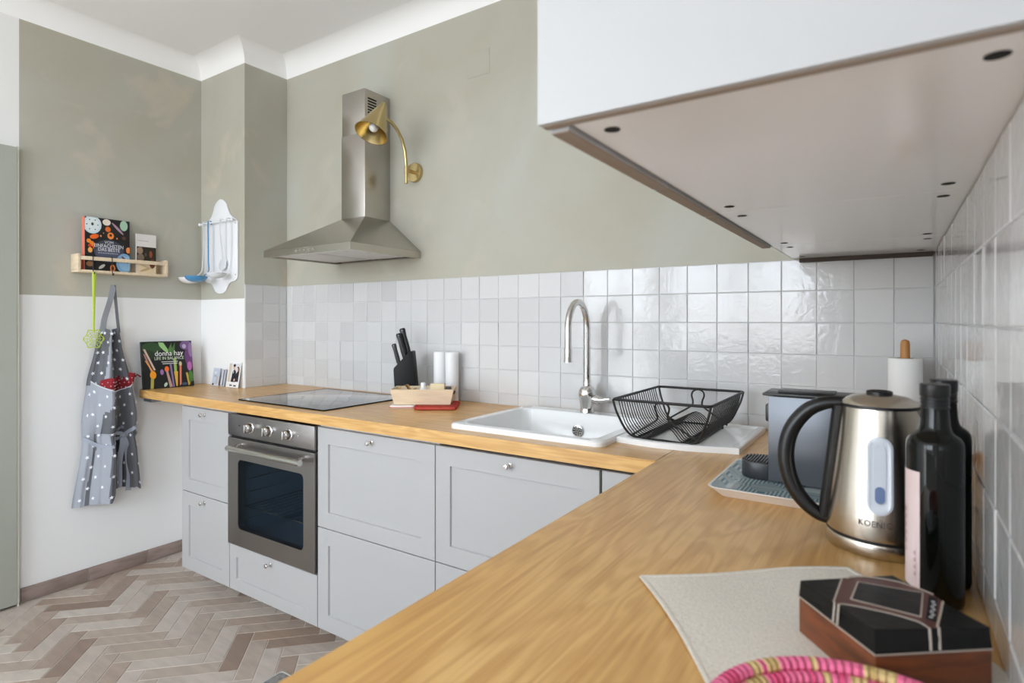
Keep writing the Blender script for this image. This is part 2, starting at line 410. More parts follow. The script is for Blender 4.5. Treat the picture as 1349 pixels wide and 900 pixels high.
# wall tiles, one object each
def tile_mesh(w, h):
    mb = MB(); g = 0.0010; t = 0.0062; c = 0.0016
    x0, x1, z0, z1 = g, w-g, g, h-g
    mb.loft([[(x0, 0, z0), (x1, 0, z0), (x1, 0, z1), (x0, 0, z1)],
             [(x0, -t+c*.6, z0), (x1, -t+c*.6, z0), (x1, -t+c*.6, z1), (x0, -t+c*.6, z1)],
             [(x0+c, -t, z0+c), (x1-c, -t, z0+c), (x1-c, -t, z1-c), (x0+c, -t, z1-c)]], False, True)
    return mb.mesh('tile', TILE, smooth=False)
TM = {}
def tiles(parent, cols, to_world, rz):
    zs = [ZC+0.001] + [ZT0+TP*k for k in (-3, -2, -1, 0, 1)] + [ZTT]
    for a, b in cols:
        for r in range(len(zs)-1):
            w, h = abs(b-a), zs[r+1]-zs[r]
            key = (round(w, 4), round(h, 4))
            if key not in TM: TM[key] = tile_mesh(w, h)
            loc = to_world(a, zs[r])
            inst('tile', TM[key], parent, loc, (random.gauss(0, R(.32)), 0, rz+random.gauss(0, R(.35))))
grout_b = MB().box(XP, 0, -0.0045, 0, ZC, ZTT).build('grout', GROUT, wall_back, smooth=False)
colsb = [(-0.1036, -0.0075)]
x = -0.1036
while x-TP > XP: colsb.append((x-TP, x)); x -= TP
colsb.append((XP+0.0075, x))
tiles(wall_back, [(a, b) for a, b in colsb], lambda a, z: (a, -0.001, z), 0)
MB().box(-0.0045, 0, -1.83, 0, ZC, ZTT).build('grout', GROUT, wall_right, smooth=False)
colsr = [(0.0075, 0.1036)]+[(0.1036+TP*k, 0.1036+TP*(k+1)) for k in range(16)]
tiles(wall_right, colsr, lambda a, z: (-0.001, -a, z), R(-90))
MB().box(XP, XP+0.0045, YP, 0, ZC, ZTT).build('grout', GROUT, breast, smooth=False)
tiles(breast, [(YP, -0.156), (-0.156, -0.054), (-0.054, -0.0075)], lambda a, z: (XP+0.001, a, z), R(90))

# herringbone floor tiles
HL, HW = 0.265, 0.0697
FX0, FY0 = -2.125, -0.645
def herring(k, j, kind):
    if kind == 'h': q = [(k*HW, k*HW), (k*HW+HL, k*HW), (k*HW+HL, k*HW+HW), (k*HW, k*HW+HW)]
    else: q = [(k*HW, k*HW+HW), (k*HW+HW, k*HW+HW), (k*HW+HW, k*HW+HW+HL), (k*HW, k*HW+HW+HL)]
    s2 = math.sqrt(2); res = []
    for u, v in q:
        u += j*HL; v -= j*HL
        al, pe = (u+v)/s2, (v-u)/s2
        res.append((FX0+al-HW/s2, FY0+pe-HW/s2))
    return res
def clip(poly, x0, x1, y0, y1):
    for ax, lim, sg in ((0, x0, 1), (0, x1, -1), (1, y0, 1), (1, y1, -1)):
        out = []
        for i in range(len(poly)):
            a, b = poly[i], poly[(i+1) % len(poly)]
            da, db = sg*(a[ax]-lim), sg*(b[ax]-lim)
            if da >= 0: out.append(a)
            if da*db < 0:
                t = da/(da-db); out.append((a[0]+(b[0]-a[0])*t, a[1]+(b[1]-a[1])*t))
        poly = out
        if not poly: return []
    return poly
def area(p): return abs(sum(p[i][0]*p[(i+1) % len(p)][1]-p[(i+1) % len(p)][0]*p[i][1] for i in range(len(p))))/2
def shrink(p, g):
    cx = sum(q[0] for q in p)/len(p); cy = sum(q[1] for q in p)/len(p); n = len(p); out = []
    for i in range(n):
        a, b, c = Vector(p[i-1]), Vector(p[i]), Vector(p[(i+1) % n])
        e1, e2 = (b-a).normalized(), (c-b).normalized()
        n1, n2 = Vector((-e1.y, e1.x)), Vector((-e2.y, e2.x))
        k = 1+n1.dot(n2)
        out.append(tuple(b+(n1+n2)*(g/max(k, .3))))
    return out
def ftile(mb, p):
    a = shrink(p, 0.0016); b = shrink(p, 0.0028)
    mb.loft([[(q[0], q[1], -0.006) for q in a], [(q[0], q[1], -0.001) for q in a], [(q[0], q[1], 0.0) for q in b]], False, True)
def ccw(p):
    s = sum(p[i][0]*p[(i+1) % len(p)][1]-p[(i+1) % len(p)][0]*p[i][1] for i in range(len(p)))
    return p if s > 0 else p[::-1]
def in_view(x, y):        # how large a floor spot shows: seen past the worktop edges, larger when close
    if x > -1.45 or y > -0.42 or y < -1.75: return 0
    dx, dy = x-cam.location.x, y-cam.location.y
    t = (ZC)/E                       # line of sight crossing the worktop height
    hx = cam.location.x+dx*(1-t)
    if hx > -0.55 and y > -1.75: pass
    return 1/(dx*dx+dy*dy)
cand = []
for j in range(-14, 15):
    for k in range(-60, 61):
        for kind in 'hv':
            p = herring(k, j, kind)
            p = clip(p, XL, 0.0, YF, 0.0)
            if len(p) < 3 or area(p) < 0.0006: continue
            p = ccw(p); cx = sum(q[0] for q in p)/len(p); cy = sum(q[1] for q in p)/len(p)
            if cx > XP and False: continue
            cand.append((in_view(cx, cy), kind, p, cx, cy))
cand.sort(key=lambda t: -t[0])
rest = MB(); base_mesh = {}
for i, (sc, kind, p, cx, cy) in enumerate(cand):
    if i < 290 and sc > 0:
        full = abs(area(p)-HL*HW) < 1e-6
        key = kind if full else None
        if full and key in base_mesh: me = base_mesh[key]
        else:
            mb = MB(); ftile(mb, [(q[0]-cx, q[1]-cy) for q in p]); me = mb.mesh('floor_tile', FTILE, smooth=False)
            if full: base_mesh[key] = me
        inst('floor_tile', me, floor, (cx, cy, 0), (random.gauss(0, .0012), random.gauss(0, .0012), 0))
    else: ftile(rest, p)
ro = rest.build('floor_tiles_beyond', FTILE_ALL, floor, smooth=False); ro['kind'] = 'stuff'

# tiled skirting along the left wall
BASE = mat('skirting_tile', (150, 132, 124), 0.4, var=0.25, vscale=5, vstretch=(1, 2, 8))
bb = struct(MB().box(XL, XL+0.006, -1.09, YP-0.001, 0.0, 0.062).build('baseboard_left', FGROUT, smooth=False), 'brown tile skirting along the left wall')
for y0, y1 in ((-1.09, -0.826), (-0.822, -0.555), (-0.551, -0.262)):
    MB().box(XL+0.001, XL+0.011, y0, y1, 0.002, 0.066).build('skirting_tile', BASE, bb, bevel=.001)

# door in the left wall
DOORM = mat('door_paint', (178, 182, 172), 0.5)
door = struct(MB().box(XL, XL+0.04, -1.98, -1.112, 0.012, E+0.785).build('door_1', DOORM, bevel=.003), 'grey green door leaf by the left wall')
MB().box(XL+0.001, XL+0.035, -1.111, -1.105, 0.0, E+0.79).build('edge_strip', mat('door_edge', (214, 212, 200), .5), door, smooth=False)
MB().lathe([(.022, 0), (.022, .008), (.009, .01), (.009, .045)], 14, M=Matrix.Rotation(R(90), 4, 'Y'), c=(XL+.04, -1.9, 1.05)).tube(
    [(XL+.08, -1.9, 1.05), (XL+.082, -1.85, 1.05), (XL+.082, -1.79, 1.05)], .009).build('handle', CHROME, door)

# painted-over junction box cover on the back wall
pl = MB().box(-1.709, -1.583, -0.0016, 0.0, E+1.085, E+1.198).build('cover_plate', PAINT_BACK, bevel=.0006)
tag(pl, 'square cover plate painted over in the wall colour', 'cover plate')

# ------------------------------------------------------------------ base cabinets
YFR = -0.588                                     # face of the fronts
def front_mesh(w, h):
    """shaker front: frame with a recessed panel, face towards -y, origin at lower left"""
    mb = MB(); fr = 0.062 if min(w, h) > 0.25 else 0.052; t = 0.019; d = 0.007; c = 0.0015
    def ring(i, y): return [(i, y, i), (w-i, y, i), (w-i, y, h-i), (i, y, h-i)]
    mb.loft([ring(0, t), ring(0, c), ring(c, 0), ring(fr, 0), ring(fr+.0025, d), ], True, True)
    return mb.mesh('front', CAB, smooth=False)
def knob_mesh():
    M = Matrix.Rotation(R(90), 4, 'X')
    return MB().lathe([(.0085, 0), (.0085, .002), (.0045, .004), (.0045, .012), (.0075, .016), (.0095, .020), (.0095, .0235), (.007, .0265), (.002, .0272)], 16, M=M).mesh('knob', CHROME)
KNOB = knob_mesh()
GAP = 0.0016
def base_cabinet(loc, w, fronts, label, rz=0.0, body_top=0.888, oven=False):
    """origin at the floor, back middle; front at local y = YFR. fronts: (z0, z1, part name, knob)"""
    t = thing('base_cabinet', label, 'cabinet', loc, rz)
    x0, x1 = -w/2, w/2; mb = MB()
    if oven:
        mb.box(x0, x1, -.565, -.01, .09, .283)
        for a in (x0, x1-.016): mb.box(a, a+.016, -.565, -.01, .283, body_top)
    else: mb.box(x0, x1, -.565, -.01, .09, body_top)
    mb.build('carcass', CABIN, t, smooth=False)
    MB().box(x0, x1, -.415, -.40, 0.0, .089).build('plinth', CABIN, t, smooth=False)
    for lx in (x0+.05, x1-.05):
        MB().lathe([(.02, 0), (.014, .01), (.014, .09)], 10, (lx, -.06, 0)).build('leg', BLACK, t)
    for z0, z1, nm, kn in fronts:
        f = inst(nm, front_mesh(w-2*GAP, z1-z0-2*GAP), t, (x0+GAP, YFR, z0+GAP))
        if kn: inst('knob', KNOB, f, (w/2-GAP, 0, z1-z0-GAP-.028), (0, 0, 0))
    return t
FB, FT = 0.09, 0.88
base_cabinet((-2.81, 0, 0), .412, [(.467, FT, 'drawer_front', 1), (FB, .467, 'drawer_front', 1)],
             'narrow white base cabinet with two fronts at the free end beside the oven')
base_cabinet((-2.298, 0, 0), .61, [(FB, .295, 'drawer_front', 1)], 'white oven housing cabinet with a low drawer under the oven', oven=True)
base_cabinet((-1.6885, 0, 0), .607, [(.488, FT, 'drawer_front', 1), (FB, .488, 'drawer_front', 0)],
             'white base cabinet with two deep fronts between oven and sink cabinet')
base_cabinet((-1.0845, 0, 0), .601, [(.488, FT, 'drawer_front', 1), (FB, .488, 'drawer_front', 0)],
             'white base cabinet with two fronts under the sink', body_top=.70)
fil = thing('corner_filler', 'narrow white filler panel in the corner beside the sink cabinet', 'filler panel', (-.70, -.02, 0))
inst('panel', front_mesh(.160, FT-FB), fil, (-.078, YFR+.02, FB))
MB().box(-.078, .08, -.40, -.38, 0, .089).build('plinth', CABIN, fil, smooth=False)
base_cabinet((0, -.915, 0), .60, [(.488, FT, 'drawer_front', 1), (FB, .488, 'drawer_front', 1)],
             'white base cabinet under the worktop below the kettle', rz=R(-90))
base_cabinet((0, -1.52, 0), .60, [(.488, FT, 'drawer_front', 1), (FB, .488, 'drawer_front', 1)],
             'white base cabinet at the open end of the worktop under the cloth', rz=R(-90))

# ------------------------------------------------------------------ worktops
WT = 0.893
SX0, SX1, SY0, SY1 = -1.345, -0.812, -0.54, -0.075      # cut-out for the basin
wm = MB()
wm.prism([(-3.444, -.58), (-3.40, -.61), (SX0, -.61), (SX0, -.003), (XP+.003, -.003), (XP+.003, YP-.002), (-3.444, YP-.002)], WT, ZC)
wm.box(SX1, -.6175, -.61, -.003, WT, ZC)
wm.box(SX0, SX1, -.61, SY0, WT, ZC); wm.box(SX0, SX1, SY1, -.003, WT, ZC)
wt1 = thing('worktop', 'long oak worktop with the hob and sink let into it', 'worktop', (0, 0, 0))
wm.build('slab', WOOD_X, wt1, smooth=False)
MB().box(-3.445, -3.36, -.57, -.52, WT-.028, WT).build('wall_bracket', mat('grey_metal', (140, 145, 155), .5, .6), wt1, bevel=.002)
wt2 = thing('worktop', 'oak worktop run carrying the kettle, bottles and coffee machine', 'worktop', (0, 0, 0))
MB().box(-.616, -.003, -1.83, -.003, WT, ZC).build('slab', WOOD_Y, wt2, bevel=.0012, seg=1, smooth=False)

# ------------------------------------------------------------------ oven
ov = thing('oven', 'built-in brushed steel oven with dark glass door under the hob', 'oven', (-2.298, 0, .297))
OZ = .297
def oz(rel): return E+rel-OZ
ox0, ox1 = -.3, .3; zt = .880-OZ
mb = MB()
for a in ((-.275, -.263), (.263, .275)): mb.box(a[0], a[1], -.55, -.03, .02, .50)
mb.box(-.275, .275, -.04, -.03, .02, .50); mb.box(-.275, .275, -.55, -.03, .01, .02); mb.box(-.275, .275, -.55, -.03, .5, .56)
mb.build('cavity', mat('oven_enamel', (110, 126, 140), .3), ov, smooth=False)
zg = oz(-.513)
MB().box(ox0, ox1, -.598, -.565, zg+.004, zt).build('control_panel', STEEL_H, ov, bevel=.0015)
MB().box(ox0+.004, ox1-.004, -.585, -.565, zg-.006, zg+.004).build('vent_gap', BLACK, ov, smooth=False)
# door: steel ring round a rounded glass
wx0, wx1, wz0, wz1 = -.222, .232, oz(-.918), oz(-.612)
dz0, dz1 = .004, zg-.007
outer = lambda y: [(p[0], y, p[1]) for p in [(q[0], q[1]) for q in rrect(ox0, ox1, dz0, dz1, .002, 0)]]
inner = lambda y, g=0: [(q[0], y, q[1]) for q in rrect(wx0-g, wx1+g, wz0-g, wz1+g, .022, 0)]
dd = MB(); dd.loft([outer(-.57), outer(-.598), inner(-.598), inner(-.57)], False, False)
dd.loft([outer(-.57), inner(-.57)], False, False)
odoor = dd.build('door', STEEL_H, ov)
def oven_glass():
    m, nt, b = new_mat('tinted_glass'); N, L = nt.nodes, nt.links
    b.inputs['Base Color'].default_value = lin((10, 14, 18)); b.inputs['Roughness'].default_value = .05
    tr = N.new('ShaderNodeBsdfTransparent'); tr.inputs[0].default_value = (.84, .92, .98, 1)
    mx = N.new('ShaderNodeMixShader'); mx.inputs[0].default_value = .22
    L.new(tr.outputs[0], mx.inputs[1]); L.new(b.outputs[0], mx.inputs[2]); L.new(mx.outputs[0], N['Material Output'].inputs['Surface'])
    return m
MB().loft([inner(-.5965, .001), inner(-.593, .001)]).build('window_glass', oven_glass(), odoor)
hd = MB().tube([(-.236, -.638, oz(-.556)), (.264, -.638, oz(-.556))], .0125, 14).build('handle', mat('satin_steel', (205, 203, 198), .25, 1.0), odoor)
for sx in (-.205, .235):
    MB().tube([(sx, -.598, oz(-.545)), (sx, -.638, oz(-.556))], .008, 10).build('handle_post', CHROME, odoor)
for kx in (-.123, .007, .141):
    M = Matrix.Rotation(R(90), 4, 'X'); kz = oz(-.463)
    k = MB().lathe([(.024, 0), (.024, .003), (.019, .005), (.0185, .022), (.016, .025), (.001, .0255)], 20, M=M, c=(kx, -.598, kz)).build('control_knob', CHROME, ov)
    MB().box(kx-.0045, kx+.0045, -.632, -.62, kz-.017, kz+.017).build('grip', CHROME, k, bevel=.002)
for lx in (-.21, .20): MB().lathe([(.0025, 0), (.0025, .002)], 8, M=Matrix.Rotation(R(90), 4, 'X'), c=(lx, -.598, oz(-.462))).build('indicator', WHITEP if lx > 0 else BLACK, ov)
rk = MB()
for i in range(14): rk.tube([(-.25+.5*i/13, -.54, .16), (-.25+.5*i/13, -.06, .16)], .0018, 5)
for yy in (-.54, -.06): rk.tube([(-.26, yy, .16), (.26, yy, .16)], .003, 6)
rk.build('oven_rack', CHROME, ov)
for sx in (-1, 1):
    for zz in (.10, .16, .22, .28, .34):
        MB().tube([(sx*.258, -.53, zz), (sx*.258, -.07, zz)], .003, 6).build('rack_rail', CHROME, ov)

# ------------------------------------------------------------------ hob
hob = thing('induction_hob', 'black glass induction hob flush in the oak worktop', 'hob', (-2.298, -.30, ZC))
hm = MB(); h0 = rrect(-.296, .296, -.25, .24, .006, .0003); h1 = rrect(-.296, .296, -.25, .24, .006, .004); h2 = rrect(-.294, .294, -.248, .238, .006, .005)
hm.loft([h0, h1, h2]); hm.build('glass_plate', BLACKG, hob)
MB().tube([(p[0], p[1], .0028) for p in rrect(-.297, .297, -.251, .241, .006, 0)], .0024, 6, closed=True).build('edge_trim', mat('matt_black_trim', (12, 12, 12), .8, spec=.1), hob)
for cx, cy, r in ((-.15, -.12, .09), (.15, -.12, .075), (-.15, .12, .075), (.15, .12, .09)):
    MB().loft([[(cx+rr*math.cos(a*math.pi/18), cy+rr*math.sin(a*math.pi/18), .0052) for a in range(36)] for rr in (r, r-.0015)], False, False
              ).build('zone_mark', mat('zone_print', (70, 72, 76), .4), hob, smooth=False)

# ------------------------------------------------------------------ extractor hood
hd = thing('extractor_hood', 'stainless steel pyramid extractor hood on the wall over the hob', 'extractor hood', (-2.285, 0, 1.592))
hx0, hx1, hy = -.30, .30, -.43
cx0, cx1, cy = -.066, .097, -.167
def rg(x0, x1, y0, y1, z): return [(x0, y0, z), (x1, y0, z), (x1, y1, z), (x0, y1, z)]
MB().loft([rg(hx0, hx1, hy, -.001, .032), rg(cx0, cx1, cy, -.001, .195)], True, True).build('canopy', STEEL, hd, smooth=False)
mb = MB(); mb.loft([rg(hx0, hx1, hy, -.001, 0), rg(hx0, hx1, hy, -.001, .0315)], False, True)
mb.loft([rg(hx0, hx1, hy, -.001, 0), rg(hx0+.02, hx1-.02, hy+.02, -.02, 0), rg(hx0+.02, hx1-.02, hy+.02, -.02, .012)], False, True)
mb.build('rim', mat('polished_steel_rim', (196, 190, 182), .18, 1.0), hd, smooth=False)
ALU = mat('white_filter', (214, 214, 212), .45, .0)
for a in (-.27, .01):
    MB().box(a, a+.26, -.40, -.04, .006, .0118).build('filter', ALU, hd, bevel=.002)
MB().box(cx0, cx1, cy, -.001, .195, E+.893-1.592).build('chimney', STEEL, hd, bevel=.0015)
up = MB().box(cx0+.002, cx1-.002, cy+.002, -.001, E+.893-1.592, 2.395-1.592).build('chimney_top', STEEL, hd, bevel=.0015)
DK = col((12, 12, 12), .8)
zv = E+1.062-1.592
for k in range(8):
    MB().box(cx1-.0025, cx1-.0012, -.146, -.092, zv-.0135*k-.007, zv-.0135*k).build('vent_slot', DK, up, smooth=False)
    MB().box(cx1-.0025, cx1-.0012, -.046, -.030, zv-.0135*k-.007, zv-.0135*k).build('vent_slot', DK, up, smooth=False)
for k in range(5): MB().lathe([(.005, 0), (.005, .003), (.001, .0035)], 10, M=Matrix.Rotation(R(90), 4, 'X'), c=(-.06+.03*k, hy, .016)).build('button', CHROME, hd)

# ------------------------------------------------------------------ wall lamp
lp = thing('wall_lamp', 'brass wall lamp with curved arm and cone shade beside the hood', 'lamp', (-2.02, 0, E+.708))
def lz(rel): return rel-.708
M = Matrix.Rotation(R(90), 4, 'X')
MB().lathe([(.047, 0), (.047, .012), (.044, .018), (.012, .020)], 28, M=M, c=(0, 0, 0)).build('wall_plate', BRASS, lp)
MB().tube([(0, -.018, 0), (0, -.062, 0)], .0085, 12).build('stub', BRASS, lp)
arm = [(0, -.063, lz(.645)), (0, -.063, lz(.70)), (0, -.065, lz(.74))]
ctrl = [(-.065, .74), (-.072, .795), (-.092, .845), (-.122, .882), (-.158, .905), (-.196, .914)]
arm += [(0, y, lz(z)) for y, z in ctrl[1:]]
MB().tube(arm, .0075, 12).build('arm', BRASS, lp)
MB().tube([(0, -.063, lz(.69)), (0, -.063, lz(.728))], .0098, 12).build('collar', BRASS, lp)
tip = Vector((0, -.205, lz(.978))); mouth = Vector((0, -.283, lz(.822))); ax = (mouth-tip); Ln = ax.length
rot = Vector((0, 0, 1)).rotation_difference(ax.normalized()).to_matrix().to_4x4()
MB().lathe([(.010, 0), (.073, Ln), (.0745, Ln), (.0715, Ln), (.009, .006)], 32, tip, True, True, M=rot).build('shade', BRASS, lp)
bl = MB(); bl.sphere(tuple(tip+ax*.80), .021, 16, 10); bl.lathe([(.013, .05), (.014, Ln*.74)], 14, tip, M=rot)
bl.build('bulb', mat('opal_bulb', (240, 238, 232), .3), lp)

# ------------------------------------------------------------------ wall cabinets over the right-hand worktop
ZU = E+.1975; ZTOP = 2.42
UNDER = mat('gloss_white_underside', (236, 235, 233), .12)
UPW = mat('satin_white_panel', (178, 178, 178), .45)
def wall_cabinet(y0, y1, label, doors, end=False, holes=()):
    t = thing('wall_cabinet', label, 'wall cabinet', (0, (y0+y1)/2, ZU)); c = (y0+y1)/2
    h = ZTOP-ZU; a, b = y0-c, y1-c
    if end: a += .017
    MB().box(-.372, -.0008, a+.0006, b-.0006, 0, h).build('body', UNDER, t, smooth=False)
    if end:
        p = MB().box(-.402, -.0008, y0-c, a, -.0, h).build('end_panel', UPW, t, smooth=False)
        MB().box(-.400, -.010, y0-c+.006, a-.001, -.0012, 0).build('bottom_strip', TAUPE, p, smooth=False)
    for d0, d1 in doors:
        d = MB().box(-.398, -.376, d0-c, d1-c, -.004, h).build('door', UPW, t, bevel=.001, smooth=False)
        MB().box(-.397, -.377, d0-c+.001, d1-c-.001, -.0052, -.004).build('bottom_strip', TAUPE, d, smooth=False)  # thin taupe strip along the bottom of the door
    for hx, hyy in holes:
        MB().lathe([(.0085, -.0004), (.0085, -.0008)], 14, (hx, hyy-c, 0)).build('screw_hole', DK, t, smooth=False)
    return t
wall_cabinet(-1.56, -.965, 'white wall cabinet with the exposed end panel over the bottles', [(-1.541, -1.237), (-1.234, -.968)], True,
             [(-.344, -1.507), (-.037, -1.505), (-.34, -1.019), (-.037, -1.021)])
wall_cabinet(-.965, -.40, 'white wall cabinet between the end cabinet and the corner cabinet', [(-.962, -.402)], False,
             [(-.341, -.914), (-.037, -.921), (-.337, -.45), (-.04, -.444)])
t3 = wall_cabinet(-.40, -.014, 'white wall cabinet in the tiled corner over the paper towels', [], False,
             [(-.337, -.351), (-.036, -.348), (-.34, -.086), (-.042, -.086)])
MB().box(-.376, -.372, -.19, .19, 0, ZTOP-ZU).build('front_panel', UPW, t3, smooth=False)
MB().box(-.355, -.012, .1795, .1925, -.013, -.0005).build('back_strip', DARKB, t3, smooth=False)

# ------------------------------------------------------------------ sink and tap
sk = thing('sink', 'white ceramic inset sink with drainboard in the oak worktop', 'sink', (-.905, -.30, ZC))
def S(x, y): return (x+.905, y+.30)
def sr(x0, x1, y0, y1, r, z):
    a, b = S(x0, y0); c, d = S(x1, y1); return rrect(a, c, b, d, r, z, 6)
rz = .017
mb = MB()
mb.loft([sr(-1.36, -.795, -.553, -.052, .03, .0003), sr(-1.36, -.795, -.553, -.052, .03, rz-.005), sr(-1.355, -.80, -.548, -.057, .03, rz),
         sr(-1.325, -.83, -.520, -.118, .035, rz), sr(-1.32, -.835, -.515, -.123, .035, rz-.006), sr(-1.305, -.85, -.50, -.135, .035, -.16), sr(-1.285, -.87, -.48, -.155, .03, -.175)], False, True)
mb.build('basin', CERAMIC, sk)
# drainboard with a bowed front edge
def dr(z, g, gf=None):
    x0, x1 = -.793+g, -.452-g; yb = -.04-g; pts = []
    for i in range(13):
        u = i/12; xx = x0+(x1-x0)*u
        yf = -.452-.028*math.sin(math.pi*min(1, u*1.05))+.03*u+g
        pts.append((*S(xx, yf), z))
    pts += [(*S(x1, yb), z), (*S(x0, yb), z)]
    return pts
mb = MB(); mb.loft([dr(.0003, 0), dr(rz-.003, 0), dr(rz, .003), dr(rz, .02), dr(rz-.006, .028)], False, True)
mb.build('drainboard', CERAMIC, sk, smooth=False)
oy = -.1345
of = MB().lathe([(.022, 0), (.022, .002), (.020, .003), (.002, .0032)], 20, M=M, c=(*S(-1.085, oy), -.047)).build('overflow_grate', CHROME, sk)
for r_, n_ in ((0, 1), (.0085, 6), (.0155, 10)):
    for i in range(n_):
        a = 2*math.pi*i/n_
        MB().lathe([(.0026, 0), (.0026, .0008)], 8, M=M, c=(S(-1.085, 0)[0]+r_*math.cos(a), S(0, oy-.0031)[1], -.047+r_*math.sin(a))).build('hole', DK, of, smooth=False)
MB().lathe([(.04, 0), (.04, .003), (.03, .004), (.01, .002)], 24, (*S(-1.08, -.32), -.1748)).build('drain', CHROME, sk)

tp = thing('kitchen_tap', 'chrome gooseneck kitchen tap behind the sink', 'tap', (-1.07, -.085, ZC+rz))
def tz(rel): return E+rel-ZC-rz
MB().lathe([(.027, .0003), (.027, .004), (.0255, .008), (.0265, .03), (.0315, .055), (.033, .070), (.031, .084), (.024, .095), (.012, .102)], 24).build('body', CHROME, tp)
MB().lathe([(.0155, .096), (.0155, .118), (.013, .122), (.013, .124)], 18).build('collar', CHROME, tp)
pts = [(0, 0, .12), (0, 0, .2), (0, 0, tz(-.03))]
for i in range(1, 15):
    a = math.pi*i/14
    pts.append((0, -.076+.076*math.cos(a), tz(-.03)+.098*math.sin(a)))
pts += [(0, -.152, tz(-.09)), (0, -.152, tz(-.105))]
MB().tube(pts, .0126, 16).build('spout', CHROME, tp)
MB().lathe([(.0148, 0), (.0148, -.045), (.0162, -.047), (.0162, -.05), (.010, -.05)], 16, (0, -.152, tz(-.098))).build('nozzle', CHROME, tp)
MB().tube([(.018, 0, .052), (.045, -.002, .05), (.052, -.002, .05)], [.015, .018, .016], 14).build('valve', CHROME, tp)
MB().tube([(.050, -.004, .05), (.065, -.006, .051), (.098, -.010, .058)], [.0155, .014, .009], 12, flat=(.8, 1)).build('lever', CHROME, tp)

# ------------------------------------------------------------------ dish rack of black wire
dk = thing('dish_rack', 'black wire dish rack standing on the drainboard', 'dish rack', (-.657, -.265, ZC+rz-.006))
rx, ry, rh = .142, .20, .118
rimp = [(x_, y_, rh) for x_, y_, _ in rrect(-rx, rx, -ry, ry, .012, 0, 3)]
MB().tube(rimp, .0042, 8, closed=True).build('rim', BLACKM, dk)
prof = [(-rx, rh), (-rx+.008, rh*.72), (-rx+.022, rh*.38), (-.098, rh*.14), (-.082, .008), (-.06, .006), (-.045, .010), (-.025, .034), (0, .046), (.025, .034), (.045, .010), (.06, .006), (.082, .008), (.098, rh*.14), (rx-.022, rh*.38), (rx-.008, rh*.72), (rx, rh)]
def smooth_path(p, n=3):
    out = []
    for i in range(len(p)-1):
        p0, p1, p2, p3 = [Vector(p[max(0, min(len(p)-1, i+k))]) for k in (-1, 0, 1, 2)]
        for j in range(n):
            t = j/n
            out.append(.5*((2*p1)+(-p0+p2)*t+(2*p0-5*p1+4*p2-p3)*t*t+(-p0+3*p1-3*p2+p3)*t*t*t))
    out.append(Vector(p[-1])); return out
sp = smooth_path(prof, 2)
wmesh = MB().tube([(p.x, 0, p.y) for p in sp], .0017, 5).mesh('wire', BLACKM)
NW = 18
for i in range(NW):
    yy = -ry*.80+ry*1.6*i/(NW-1)
    k = inst('wire', wmesh, dk, (0, yy, 0))
# slanted end wires and the bottle shaped grips
for sy in (-1, 1):
    p = [(-rx, sy*ry, rh), (-rx+.014, sy*ry*.97, rh*.6), (-rx+.05, sy*ry*.88, .012), (0, sy*ry*.84, .006), (rx-.05, sy*ry*.88, .012), (rx-.014, sy*ry*.97, rh*.6), (rx, sy*ry, rh)]
    MB().tube(smooth_path(p, 5), .0035, 7).build('end_wire', BLACKM, dk)
    g = [(-.10, .010), (-.07, .030), (-.035, .052), (-.017, .066), (-.016, .082), (-.021, .098), (-.016, .112), (0, .118), (.016, .112), (.021, .098), (.016, .082), (.017, .066), (.035, .052), (.07, .030), (.10, .010)]
    MB().tube([(q.x, sy*ry*(.80+.12*q.y/.118), q.y) for q in smooth_path(g, 3)], .003, 6).build('grip_loop', BLACKM, dk)
for bx, bz in ((-.085, .004), (-.052, .004), (.052, .004), (.085, .004)):
    MB().tube([(bx, -ry*.82, bz), (bx, ry*.82, bz)], .0035, 6).build('base_bar', BLACKM, dk)
for bx in (-.085, .085):
    for by in (-.15, .15): MB().lathe([(.006, .0), (.006, .006)], 8, (bx, by, -.0005)).build('foot', BLACKM, dk)

# ------------------------------------------------------------------ kettle
def Mz(a): return Matrix.Rotation(a, 4, 'Z')
kt = thing('kettle', 'brushed steel electric kettle with black handle and water gauge', 'kettle', (-.122, -.955, ZC))
KST = mat('kettle_steel', (206, 198, 186), .24, 1.0, bump=.05, bscale=40, bstretch=(1, 1, 60))
MB().lathe([(.074, .0005), (.0765, .004), (.0765, .020), (.0755, .022)], 40).build('power_base', KST, kt)
MB().lathe([(.0745, .022), (.0745, .027)], 40).build('base_gap', BLACK, kt)
kprof = [(.0755, .027), (.0758, .032), (.0735, .06), (.069, .10), (.064, .14), (.0595, .18), (.0555, .215), (.0542, .2235)]
MB().lathe(kprof, 48).build('body', KST, kt)
def kr(z):
    for (r0, z0), (r1, z1) in zip(kprof, kprof[1:]):
        if z0 <= z <= z1: return r0+(r1-r0)*(z-z0)/(z1-z0)
    return kprof[-1][0]
lid = MB().lathe([(.0552, .2285), (.053, .2325), (.040, .2395), (.020, .2435), (.001, .2445)], 40).build('lid', KST, kt)
MB().lathe([(.0560, .2237), (.0560, .2284)], 40).build('lid_seal', BLACK, kt)
MB().lathe([(.0185, .2425), (.0185, .2475), (.0165, .249), (.0145, .249), (.013, .2475), (.001, .2475)], 24).build('lid_knob', BLACK, lid)
